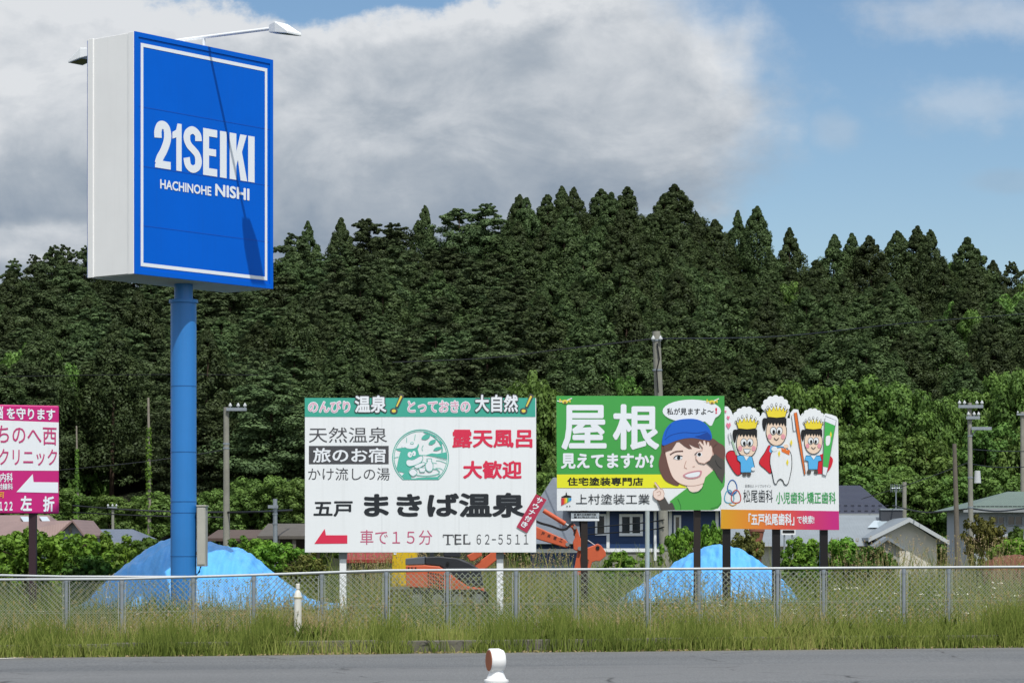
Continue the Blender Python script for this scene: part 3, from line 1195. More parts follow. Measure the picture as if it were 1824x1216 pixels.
def blades(base, h, w, lean, tint, rng):
    n = len(base)
    a = rng.uniform(0, 6.283, n)
    side = np.stack([np.cos(a), np.sin(a), 0 * a], 1)
    la = rng.uniform(0, 6.283, n)
    ld = np.stack([np.cos(la), np.sin(la), 0 * la], 1) * (lean * h)[:, None]
    up = np.zeros((n, 3))
    up[:, 2] = h
    p0, p1, p2 = base, base + up * 0.55 + ld * 0.3, base + up * (1 - 0.25 * lean[:, None]) + ld
    ww = (w * 0.5)[:, None]
    v = np.stack([p0 - side * ww, p0 + side * ww, p1 - side * ww * 0.8, p1 + side * ww * 0.8, p2 - side * ww * 0.15, p2 + side * ww * 0.15], 1).reshape(-1, 3)
    i = np.arange(n, dtype=np.int32)[:, None] * 6
    q = np.concatenate([i + np.array([[0, 1, 3, 2]]), i + np.array([[2, 3, 5, 4]])], 1).reshape(-1, 4)
    return v, q, np.repeat(tint, 6)


def up_normals(v, q):
    """blades catch the light like the sward as a whole: normals lean upward and toward the open road side"""
    r = np.random.default_rng(5)
    n = unit(r.normal(size=(len(v), 3)) * 0.28 + np.array([0.0, -0.75, 0.65]))
    a, b, c = v[q[:, 0]], v[q[:, 1]], v[q[:, 2]]
    g = np.cross(b - a, c - a)
    back = g[:, 1] > 0
    q = q.copy()
    q[back] = q[back][:, ::-1]
    return q, n


def vnoise(x, y, s, seed):
    """cheap smooth noise for patchiness"""
    r = np.random.default_rng(seed)
    o = np.zeros_like(x)
    for k in range(5):
        a, b, c = r.uniform(-1, 1) * s * (k + 1), r.uniform(-1, 1) * s * (k + 1), r.uniform(0, 6.28)
        o += np.sin(a * x + b * y + c) / (1 + 0.4 * k)
    return o / 2.6


def grass_patch(n, xs, ys, zf, hf, seed, wid=0.011, tf=0.0, lean=(0.1, 0.55)):
    rng = np.random.default_rng(seed)
    x = rng.uniform(xs[0], xs[1], n)
    y = ys(x, rng) if callable(ys) else rng.uniform(ys[0], ys[1], n)
    keep = rng.uniform(0, 1, n) < np.clip(0.75 + 0.45 * vnoise(x, y, 1.6, seed + 1), 0.25, 1)
    x, y = x[keep], y[keep]
    n = len(x)
    pat = vnoise(x, y * 0.6, 0.9, seed + 2)
    low = ((np.abs(x + 1.5) < 2.3) & (y > 51) & (y < 61)) | ((x > -10.6) & (x < -3.6) & (y > 55) & (y < 61))
    hf = np.where(low, hf * 0.45, hf)          # trodden down round the digger and the heap
    h = hf * np.clip(0.35 + 0.25 * vnoise(x, y, 2.2, seed + 3) + rng.exponential(0.42, n), 0.18, 2.3)
    tint = np.clip(0.30 + tf + 0.30 * pat + rng.normal(size=n) * 0.16, 0, 1)
    z = zf(x, y)
    b = np.stack([x, y, z], 1)
    return blades(b, h, np.full(n, wid) * rng.uniform(0.7, 1.4, n), rng.uniform(lean[0], lean[1], n), tint, rng)


def stems_patch(n, xs, ys, zf, hmin, hmax, seed, tint0=0.75, dens=None):
    """tall thin stalks with a fuzzy seed head each"""
    rng = np.random.default_rng(seed)
    x = rng.uniform(xs[0], xs[1], n)
    y = ys(x, rng) if callable(ys) else rng.uniform(ys[0], ys[1], n)
    keep = rng.uniform(0, 1, n) < np.clip(0.5 + 0.6 * vnoise(x, y * .4, 1.1, seed + 5), 0.08, 1)
    x, y = x[keep], y[keep]
    n = len(x)
    h = rng.uniform(hmin, hmax, n)
    b = np.stack([x, y, zf(x, y)], 1)
    ln = rng.uniform(0.02, 0.22, n)
    st = rng.bit_generator.state
    tint = np.clip(tint0 + rng.normal(size=n) * 0.13, 0, 1)
    v, q, t = blades(b, h, np.full(n, 0.006), ln, tint, rng)
    tip = v.reshape(n, 6, 3)[:, 4:6].mean(1)
    mid = v.reshape(n, 6, 3)[:, 2:4].mean(1)
    d = unit(tip - mid)
    m = 5
    k = np.repeat(np.arange(n), m)
    f = rng.uniform(0, 1, n * m)
    L = rng.uniform(0.06, 0.16, n)[k]
    c = tip[k] - d[k] * (f * L)[:, None] + rng.normal(size=(n * m, 3)) * 0.008
    v2, q2 = cards(c, rng.normal(size=(n * m, 3)), np.full(n * m, 0.022), rng, 1.6, )
    return np.concatenate([v, v2]), np.concatenate([q, q2 + len(v)]), np.concatenate([t, np.repeat(np.clip(tint[k] + 0.12, 0, 1), 4)])


def merge(parts):
    V, Q, T, o = [], [], [], 0
    for v, q, t in parts:
        V.append(v)
        Q.append(q + o)
        T.append(t)
        o += len(v)
    return np.concatenate(V), np.concatenate(Q), np.concatenate(T)


def zland(x, y): return 0.0105 + 0.0075 * x + 0.14


def y_rel(a, b):
    return lambda x, rng: 39.85 + 0.073 * x + rng.uniform(a, b, len(x))


def kerb_gap(x, rng):
    """weeds in the gutter: thick at the sides, patchy before the bare kerb stones in the middle"""
    return 39.85 + 0.073 * x - rng.uniform(0.0, 0.28, len(x)) ** 1.3


def build_grass():
    parts = [grass_patch(33000, (-12, 13.5), y_rel(0.12, 1.15), zland, 0.25, 21, 0.010, -0.04),
             grass_patch(28000, (-12, 13.5), y_rel(1.1, 2.4), zland, 0.24, 22, 0.010, 0.02),
             stems_patch(4200, (-10, 10), y_rel(0.3, 2.4), zland, 0.30, 0.75, 24, 0.74)]
    # gutter weeds, with gaps where the photograph shows bare kerb
    rng = np.random.default_rng(25)
    n = 28000
    x = rng.uniform(-12, 13.5, n)
    px = CX + x * F / 40
    dens = np.interp(px, [0, 480, 500, 560, 620, 690, 700, 740, 830, 850, 880, 960, 1040, 1060, 1115, 1170, 1300, 1824],
                     [1, 1, .4, .15, .2, .2, .7, .07, .07, .6, .3, .06, .06, .6, .9, .6, .9, .9])
    keep = rng.uniform(0, 1, n) < dens
    x = x[keep]
    n = len(x)
    y = 39.85 + 0.073 * x - 0.012 - rng.uniform(0, 1, n) ** 2 * 0.34
    z = 0.0105 + 0.0075 * x
    b = np.stack([x, y, z], 1)
    h = 0.30 * np.clip(0.45 + 0.35 * vnoise(x, y, 3.0, 8) + rng.exponential(0.3, n), 0.12, 1.6)
    parts.append(blades(b, h, np.full(n, 0.012), rng.uniform(0.15, 0.7, n), np.clip(0.32 + 0.2 * vnoise(x, y, 1.5, 9) + rng.normal(size=n) * 0.15, 0, 1), rng))
    # tall lush tufts seen along the kerb
    for px, w, hh, nn in [(1000, 60, 0.50, 500), (905, 90, 0.42, 500), (1080, 90, 0.40, 500), (1815, 90, 0.55, 900), (480, 70, 0.5, 600), (690, 60, 0.4, 420), (1240, 120, .42, 600), (300, 90, .4, 500), (90, 80, .4, 400)]:
        x = X_at(px, 40.2) + rng.normal(size=nn) * w * 40 / F * 0.3
        y = 39.85 + 0.073 * x + rng.uniform(-0.25, 0.9, nn)
        z = np.where(y > 39.95 + 0.073 * x, zland(x, y), 0.0105 + 0.0075 * x)
        parts.append(blades(np.stack([x, y, z], 1), hh * rng.uniform(0.5, 1.25, nn), np.full(nn, 0.012), rng.uniform(0.05, 0.45, nn), np.clip(0.22 + rng.normal(size=nn) * 0.1, 0, 1), rng))
    # broad-leaved weeds and last year's dead stalks
    n = 1500
    cx_ = rng.uniform(-9.5, 9.5, 130)
    k = rng.integers(0, 130, n)
    x = cx_[k] + rng.normal(size=n) * 0.10
    y = 39.85 + 0.073 * x + rng.uniform(-0.15, 1.6, 130)[k] + rng.normal(size=n) * 0.08
    z = np.where(y > 39.95 + 0.073 * x, zland(x, y), 0.0105 + 0.0075 * x)
    parts.append(blades(np.stack([x, y, z], 1), rng.uniform(0.12, 0.42, 130)[k] * rng.uniform(0.6, 1.2, n), np.full(n, 0.036), rng.uniform(0.3, 0.9, n), np.clip(rng.uniform(0.02, 0.42, 130)[k] + rng.normal(size=n) * 0.05, 0, 1), rng))
    n = 2600
    x = rng.normal(size=n) * 0.55 + rng.choice([-7.2, -5.6, -3.4, -3.0, 1.2, 4.4, 8.2], n)
    y = 39.85 + 0.073 * x + rng.uniform(0.4, 1.8, n)
    parts.append(blades(np.stack([x, y, zland(x, y)], 1), rng.uniform(0.25, 0.6, n), np.full(n, 0.007), rng.uniform(0.05, 0.35, n), np.clip(0.86 + rng.normal(size=n) * 0.08, 0, 1), rng))
    # withered litter in the gutter
    n = 2200
    x = rng.uniform(-10, 10, n)
    y = 39.85 + 0.073 * x - rng.uniform(0.02, 0.5, n) ** 1.4
    parts.append(blades(np.stack([x, y, 0.0105 + 0.0075 * x + 0.004], 1), rng.uniform(0.015, 0.05, n), np.full(n, 0.03), rng.uniform(0.8, 2.2, n), np.clip(0.9 + rng.normal(size=n) * 0.08, 0, 1), rng))
    v, q, t = merge(parts)
    q, nn = up_normals(v, q)
    g = link('verge_grass', np_mesh('verge_grass', v, q, M_GRASS, t, normals=nn))
    tag(g, 'unmown yellow green verge grass along the kerb and fence', 'grass', kind='stuff')

    zl = lambda x, y: 0.0105 + 0.0075 * x + 0.16
    parts = [grass_patch(48000, (-12.5, 14.5), (42.3, 50), zl, 0.34, 31, 0.012, -0.16),
             grass_patch(36000, (-14, 15), (50, 60), zl, 0.34, 32, 0.015, -0.16),
             grass_patch(30000, (-17, 18), (63, 86), zl, 0.70, 33, 0.022, -0.14),
             stems_patch(3200, (-12, 13), (42.5, 58), zl, 0.5, 0.95, 34, 0.5),
             stems_patch(1800, (-3.9, 1.6), (61, 72), zl, 0.8, 1.45, 35, 0.82),
             stems_patch(1300, (8, 13.5), (60, 74), zl, 0.7, 1.7, 36, 0.85)]
    v, q, t = merge(parts)
    q, nn = up_normals(v, q)
    g = link('field_grass', np_mesh('field_grass', v, q, M_GRASS, t, normals=nn))
    tag(g, 'tall wild grass with dry seed heads in the field behind the fence', 'grass', kind='stuff')
    # small white umbel flowers
    rng = np.random.default_rng(41)
    n = 85
    x = rng.uniform(-9, 10, n)
    x = np.where(rng.uniform(0, 1, n) < 0.6, rng.uniform(3, 9.5, n), x)
    y = 41.2 + 0.073 * x + rng.uniform(-1.0, 6.0, n)
    h = rng.uniform(0.3, 0.75, n)
    C = []
    for i in range(n):
        for k in range(5):
            C.append((x[i] + rng.normal() * 0.022, y[i] + rng.normal() * 0.022, zland(x[i], 0) + h[i] + rng.normal() * 0.006))
    C = np.array(C)
    v, q = cards(C, np.tile([0, -0.35, 1.0], (len(C), 1)) + rng.normal(size=C.shape) * 0.3, np.full(len(C), 0.022), rng)
    fl = link('wildflowers', np_mesh('wildflowers', v, q, mat('white petals', '#DCDCCB', 0.7), np.zeros(len(v))))
    tag(fl, 'tiny white wildflower heads scattered in the verge grass', 'flowers', kind='stuff')


build_grass()

# ------------------------------------------------------------------ chain link fences


def fence(name_label, posts_px, Yf, rail_px, wire_drop, seed, group):
    """posts at the photo's spacing, top rail, tension wire and woven mesh per bay"""
    r = random.Random(seed)
    pts = []
    for px in posts_px:
        a = (px - CX) / F
        # Yf is (Y0, slope): Y = Y0 + slope * X, X = a * Y
        Y = Yf[0] / (1 - Yf[1] * a)
        x = a * Y
        pts.append((x, Y, Z_at(poly_interp(px, rail_px), Y)))
    x0, y0, _ = pts[len(pts) // 2]
    root = thing('chain_link_fence', name_label, 'fence', (x0, y0, road_z(x0) + 0.14), group)
    for i, (x, y, z) in enumerate(pts):
        gz = road_z(x) + 0.1
        mb = MB()
        mb.tube([(x, y, gz), (x, y, z - 0.02)], 0.03, GALV, 10)
        mb.tube([(x, y, z - 0.09), (x, y, z - 0.02)], 0.037, GALV, 10)
        mb.build('post', root, True)
        if i < len(pts) - 1:
            x2, y2, z2 = pts[i + 1]
            A, B = Vector((x, y, z)), Vector((x2, y2, z2))
            rl = MB()
            rl.tube([A, B], 0.021, GALVB, 10)
            rl.build('top_rail', root, True)
            tw = MB()
            tw.tube([A + Vector((0, -.012, -wire_drop)), B + Vector((0, -.012, -wire_drop))], 0.0022, WIRE, 5)
            tw.build('tension_wire', root)
            m = MB()
            L = (B - A).length
            d = (B - A) / L
            Hm = (z - gz) - 0.06
            flat = Vector((0, 0, 1))
            pitch = 0.088
            off = r.uniform(0, pitch)
            for sgn, dy in ((1, 0.004), (-1, -0.004)):
                s = -Hm + off
                while s < L + Hm:
                    # wire along (1, sgn) direction: param k from 0..Hm
                    k0, k1 = 0.0, Hm
                    u0, u1 = s, s + Hm
                    if sgn < 0:
                        u0, u1 = s + Hm, s
                    # clip to 0..L
                    def clip(u0, u1, k0, k1):
                        if (u0 < 0.04 and u1 < 0.04) or (u0 > L - 0.04 and u1 > L - 0.04):
                            return None
                        res = []
                        for (u, k) in ((u0, k0), (u1, k1)):
                            lim = 0.04 if u < 0.04 else (L - 0.04 if u > L - 0.04 else None)
                            if lim is not None:
                                tt = (lim - u0) / (u1 - u0)
                                u, k = lim, k0 + (k1 - k0) * tt
                            res.append((u, k))
                        return res
                    c = clip(u0, u1, k0, k1)
                    if c:
                        (a0, b0), (a1, b1) = c
                        p0 = A + d * a0 + flat * (-0.045 - b0) + Vector((0, dy, 0))
                        p1 = A + d * a1 + flat * (-0.045 - b1) + Vector((0, dy, 0))
                        m.tube([p0, p1], 0.0029, WIRE, 4, False)
                    s += pitch
            # mesh frame bars beside the posts
            for u in (0.05, L - 0.05):
                q = A + d * u
                m.tube([q + Vector((0, 0, -0.04)), q + Vector((0, 0, -0.05 - Hm))], 0.006, GALVB, 5)
            m.build('mesh_panel', root)
    return root


fence('near grey chain link fence along the kerb with the brighter rail', [-254, -18, 217, 452, 688, 919, 1153, 1385, 1610, 1836, 2064, 2294], (40.95, 0.073),
      [(-60, 1032), (190, 1031.5), (452, 1023.5), (688, 1015.5), (1153, 1013), (1836, 1009)], 0.52, 1, 'chain link fences along the verge')
fence('second chain link fence just behind the near one', [-330, -105, 118, 344, 573, 797, 1025, 1245, 1467, 1690, 1912, 2136, 2360], (41.85, 0.05),
      [(-105, 1022), (118, 1026.5), (344, 1027), (573, 1020), (797, 1014.5), (1300, 1012.5), (1912, 1009)], 0.55, 2, 'chain link fences along the verge')

# ------------------------------------------------------------------ tall blue pole sign
SA, SCc, SBk = Vector((-7.876, 55.0, 0)), Vector((-5.29, 58.25, 0)), Vector((-8.98, 55.9, 0))
SU = (SCc - SA).normalized()
SN = Vector((SU.y, -SU.x, 0))
ZB, ZT = 7.28, 12.33


def pole_sign():
    W = (SCc - SA).length
    D = 1.42
    ctr = SA + SU * W / 2 - SN * D / 2
    px0 = Vector((X_at(327, ctr.y), ctr.y, 0))
    root = thing('pole_sign', 'tall blue square sign on a thick blue pole, lettered in white', 'pole sign', (px0.x, px0.y, 0.0))

    def L(u, n, z): return SA + SU * u + SN * n + Vector((0, 0, z))
    R = Matrix((SU, SN, Vector((0, 0, 1)))).transposed()
    p = MB()
    r = 0.278
    p.lathe(px0, [(r, 0.0), (r, 6.85), (r + 0.035, 6.86), (r + 0.035, 6.93), (0.2, 6.94), (0.2, 7.3)], POLEBLUE, 40)
    pole = p.build('pole', root, True)
    for py in (688, 805, 893, 913, 990):
        sm = MB()
        z = Z_at(py, px0.y)
        sm.lathe(px0, [(r, z - 0.012), (r + 0.004, z - 0.01), (r + 0.004, z + 0.01), (r, z + 0.012)], POLEDARK, 40)
        sm.build('seam', pole, True)
    # cabinet box: white metal sides, blue faces front and back
    b = MB()
    b.box(L(W / 2, -D / 2, (ZB + ZT) / 2), (W - 0.02, D - 0.06, ZT - ZB - 0.02), BOXWHITE, R)
    for u in (0.0, W):
        for n in (-0.09, -D + 0.09):
            b.box(L(u + (0.006 if u == 0 else -0.006), n, (ZB + ZT) / 2), (0.035, 0.17, ZT - ZB), BOXWHITE, R)
    body = b.build('sign_box', root, bevel=0.008)
    und = MB()
    for k in range(7):
        und.box(L(W / 2, -0.12 - k * 0.19, ZB - 0.004), (W - 0.1, 0.17, 0.012), mat('grey soffit slats', '#B8BFC1', 0.6, var=.1), R)
    und.build('soffit', body)
    for n0, s in ((0.0, 1), (-D, -1)):
        f = MB()
        f.box(L(W / 2, n0 - s * (0.012 if s > 0 else -0.03), (ZB + ZT) / 2), (W if s > 0 else W - .06, 0.036, ZT - ZB - (0 if s > 0 else .04)), BLUE, R)
        # rim standing proud round the face
        for (cu, cz, du, dz) in ((W / 2, ZT - 0.05, W, 0.10), (W / 2, ZB + 0.05, W, 0.10), (0.05, (ZB + ZT) / 2, 0.10, ZT - ZB - 0.2), (W - 0.05, (ZB + ZT) / 2, 0.10, ZT - ZB - 0.2)):
            if s > 0: f.box(L(cu, n0 + s * 0.016, cz), (du, 0.02, dz), BLUE, R)
        face = f.build('sign_face', root)
        if s > 0:
            br = Board(L(0, 0.009, 0), SU)
            m = MB()
            SEAM = mat('face sheet joint', '#0453C2', 0.4)
            ou = [(250, 77), (475, 122), (476, 497), (252, 473)]
            # border from real margins
            def strip(u0, u1, z0, z1):
                vs = [L(u0, 0.0125, z0), L(u1, 0.0125, z0), L(u1, 0.0125, z1), L(u0, 0.0125, z1)]
                m.add(vs, [(0, 1, 2, 3)], LETTER)
            m.flat = True
            a, c_, t_, q = 0.175, W - 0.175, ZT - 0.215, ZB + 0.175
            w = 0.075
            strip(a, c_, t_ - w, t_)
            strip(a, c_, q, q + w)
            strip(a, a + w, q + w, t_ - w)
            strip(c_ - w, c_, q + w, t_ - w)
            m.build('border_line', face)
            j = MB()
            j.flat = True
            for z in (ZB + 1.02, ZB + 2.26, ZB + 3.5):
                j.add([L(0.11, 0.0105, z), L(W - 0.11, 0.0105, z), L(W - 0.11, 0.0105, z + 0.012), L(0.11, 0.0105, z + 0.012)], [(0, 1, 2, 3)], SEAM)
            j.build('sheet_joint', face)

            def word(body, u0, u1, z0, z1, bold, name, spacing=1.0, lay=0.014):
                vs, fs, bb = text_geo(body, spacing)
                mm = MB()
                mm.flat = True
                du, dz = (u1 - u0) / (bb[2] - bb[0] + 2 * bold), (z1 - z0) / (bb[3] - bb[1] + 2 * bold)
                for i, (ox, oy) in enumerate(heavy(bold)):
                    mm.add([L(u0 + (v[0] + ox + bold - bb[0]) * du, lay + i * .0002, z0 + (v[1] + oy + bold - bb[1]) * dz) for v in vs], fs, LETTER)
                return mm.build(name, face)

            def uz(px, py):
                q_ = br.at(px, py)
                return (q_ - SA).dot(SU), q_.z

            def glyph(pieces, cx0, cx1, zb, zt):
                """pieces in a box one high: ('p', outline) or ('s', centre line, thickness); the box as wide as the letter is in the photo"""
                ua, ub = uz(100 + cx0 / 2.432, 280)[0], uz(100 + cx1 / 2.432, 280)[0]
                hh = zt - zb
                wd = (ub - ua) / hh
                mm = MB()
                mm.flat = True
                for i, pc in enumerate(pieces):
                    n = 0.014 + 0.001 * i
                    if pc[0] == 'p':
                        pts = [(x * wd, y) for x, y in pc[1]]
                        mm.add([L(ua + x * hh, n, zb + y * hh) for x, y in pts], [tuple(range(len(pts)))], LETTER)
                    else:
                        ln = smoothline([(x * wd, y) for x, y in pc[1]], False, 8)
                        A_, B_ = [], []
                        for j in range(len(ln)):
                            d = np.array(ln[min(j + 1, len(ln) - 1)]) - np.array(ln[max(j - 1, 0)])
                            d /= np.linalg.norm(d)
                            th = pc[2] * (0.5 - 0.10 * abs(d[0]))
                            A_.append((ln[j][0] - d[1] * th, ln[j][1] + d[0] * th))
                            B_.append((ln[j][0] + d[1] * th, ln[j][1] - d[0] * th))
                        k_ = len(ln)
                        mm.add([L(ua + x * hh, n, zb + y * hh) for x, y in A_ + B_], [(j, j + 1, k_ + j + 1, k_ + j) for j in range(k_ - 1)], LETTER)
                mm.build('lettering', face)
            zt = uz(275, 213)[1]
            zb = uz(275, 298)[1]
            glyph([('s', [(.20, .63), (.19, .76), (.30, .88), (.50, .915), (.70, .87), (.79, .73), (.74, .57), (.55, .38), (.32, .22), (.20, .08)], .215), ('p', [(0.01, 0), (.98, 0), (.98, .16), (.12, .16), (0.01, .06)])], 427, 497, zb, zt)
            glyph([('p', [(.42, 0), (1, 0), (1, 1), (.55, 1), (.40, .86), (0, .80), (0, .66), (.42, .70)])], 503, 543, zb, zt)
            glyph([('s', [(.83, .70), (.78, .84), (.50, .915), (.22, .84), (.17, .70), (.30, .58), (.52, .50), (.74, .41), (.83, .28), (.76, .15), (.50, .085), (.24, .15), (.15, .31)], .20)], 553, 629, zb, zt)
            glyph([('p', [(0, 0), (1, 0), (1, .16), (.42, .16), (.42, .43), (.92, .43), (.92, .58), (.42, .58), (.42, .84), (1, .84), (1, 1), (0, 1)])], 636, 697, zb, zt)
            glyph([('p', [(0, 0), (1, 0), (1, 1), (0, 1)])], 709, 738, zb, zt)
            glyph([('p', [(0, 0), (.38, 0), (.38, .30), (.47, .44), (.62, 0), (1, 0), (.70, .62), (.97, 1), (.60, 1), (.38, .62), (.38, 1), (0, 1)])], 751, 827, zb, zt)
            glyph([('p', [(0, 0), (1, 0), (1, 1), (0, 1)])], 831, 859, zb, zt)
            u0, zt = uz(285, 319)
            _, zb = uz(285, 336)
            u1, _ = uz(376, 335)
            word('HACHINOHE', u0, u1, zb, zt, 0.03, 'lettering')
            u0, zt = uz(383, 327)
            _, zb = uz(383, 349)
            u1, _ = uz(444, 335)
            word('NISHI', u0, u1, zb, zt, 0.035, 'lettering')
    # floodlights on outriggers over the front and the back
    mid = W / 2 + 0.02
    for s, t0, t1, z0, z1 in ((1, 0.1, 2.02, 12.53, 12.47), (-1, 1.5, 3.55, 12.56, 12.62)):
        a = MB()
        zc = 12.55
        a.tube([L(mid, -0.62, zc), L(mid, s * t1, z1)], 0.035, WHITE, 10)
        a.tube([L(mid, -0.06 if s > 0 else -D + .06, ZT - 0.02), L(mid, -0.06 if s > 0 else -D + .06, zc - 0.01)], 0.032, WHITE, 10)
        arm = a.build('lamp_arm', root, True)
        h = MB()
        # wedge shaped lamp head: deep at the arm, thin at the lip
        def q(n, du, z): return L(mid + du, s * n, z)
        n0, n1, n2 = t1 - 0.05, t1 + 0.2, t1 + 0.58
        zz = z1
        V = [q(n0, -.12, zz - .10), q(n0, .12, zz - .10), q(n0, .12, zz + .07), q(n0, -.12, zz + .07),
             q(n1, -.20, zz - .14), q(n1, .20, zz - .14), q(n1, .20, zz + .09), q(n1, -.20, zz + .09),
             q(n2, -.22, zz - .21), q(n2, .22, zz - .21), q(n2, .22, zz - .15), q(n2, -.22, zz - .15)]
        Fc = [(0, 1, 2, 3)]
        for k in (0, 4):
            for i in range(4):
                Fc.append((k + i, k + (i + 1) % 4, k + 4 + (i + 1) % 4, k + 4 + i))
        Fc.append((8, 9, 10, 11))
        h.add(V, Fc, WHITE)
        hd = h.build('lamp_head', root, bevel=0.015)
        g = MB()
        g.add([q(n1, -.16, zz - .143), q(n1, .16, zz - .143), q(n2 - .05, .18, zz - .205), q(n2 - .05, -.18, zz - .205)], [(0, 1, 2, 3)], GLASS)
        g.build('lamp_glass', hd)
    # switch box strapped to the pole
    CAB = mat('beige switch box', '#AFAFA6', 0.5, var=0.08, streak=0.2)
    y = px0.y - 0.02
    x0, x1 = X_at(352.5, y), X_at(368, y)
    z0, z1 = Z_at(1008, y), Z_at(902, y)
    c = MB()
    c.bbox(x0, x1, y - 0.22, y + 0.22, z0, z1, CAB)
    c.bbox(x0 - .01, x1 + .02, y - 0.24, y + 0.24, z1 + .001, z1 + .03, CAB)
    cab = c.build('switch_box', root, bevel=0.008)
    d = MB()
    d.bbox(x0 + .015, x1 - .015, y - .235, y - .2205, z0 + .04, z1 - .03, CAB)
    d.build('door', cab, bevel=0.004)
    for z in (z0 + 0.28, z1 - 0.16):
        k = MB()
        k.bbox(px0.x + 0.24, x0 - 0.001, y - 0.05, y + 0.05, z - 0.03, z + 0.03, mat('dark bracket', '#2B2D30', 0.5))
        k.build('bracket', cab)
    cb = MB()
    cb.tube([(x0 + .06, y, z0), (x0 + .03, y, z0 - .12), (x0 - .06, y, z0 - .22), (x0 - .08, y, z0 - .5)], 0.022, CABLE, 7)
    cb.build('cable', cab, True)


pole_sign()

# ------------------------------------------------------------------ white hot-spring billboard
TEAL = mat('teal print', '#3FA793', 0.45, var=0.04)
TEAL2 = mat('teal emblem print', '#52B5A3', 0.45)
INK = mat('black print', '#23282E', 0.45)
INKG = mat('charcoal print', '#4A4B4F', 0.45)
RED = mat('red print', '#D62F50', 0.45)
ROSE = mat('faded rose print', '#C05A7C', 0.45)
PINKL = mat('pale pink print', '#D9A9BC', 0.45)
YEL = mat('yellow print', '#E3CF55', 0.45)
CRIM = mat('crimson print', '#B0324F', 0.45)
EDGEG = mat('sign edge aluminium', '#C9CDD0', 0.4, metal=0.3)


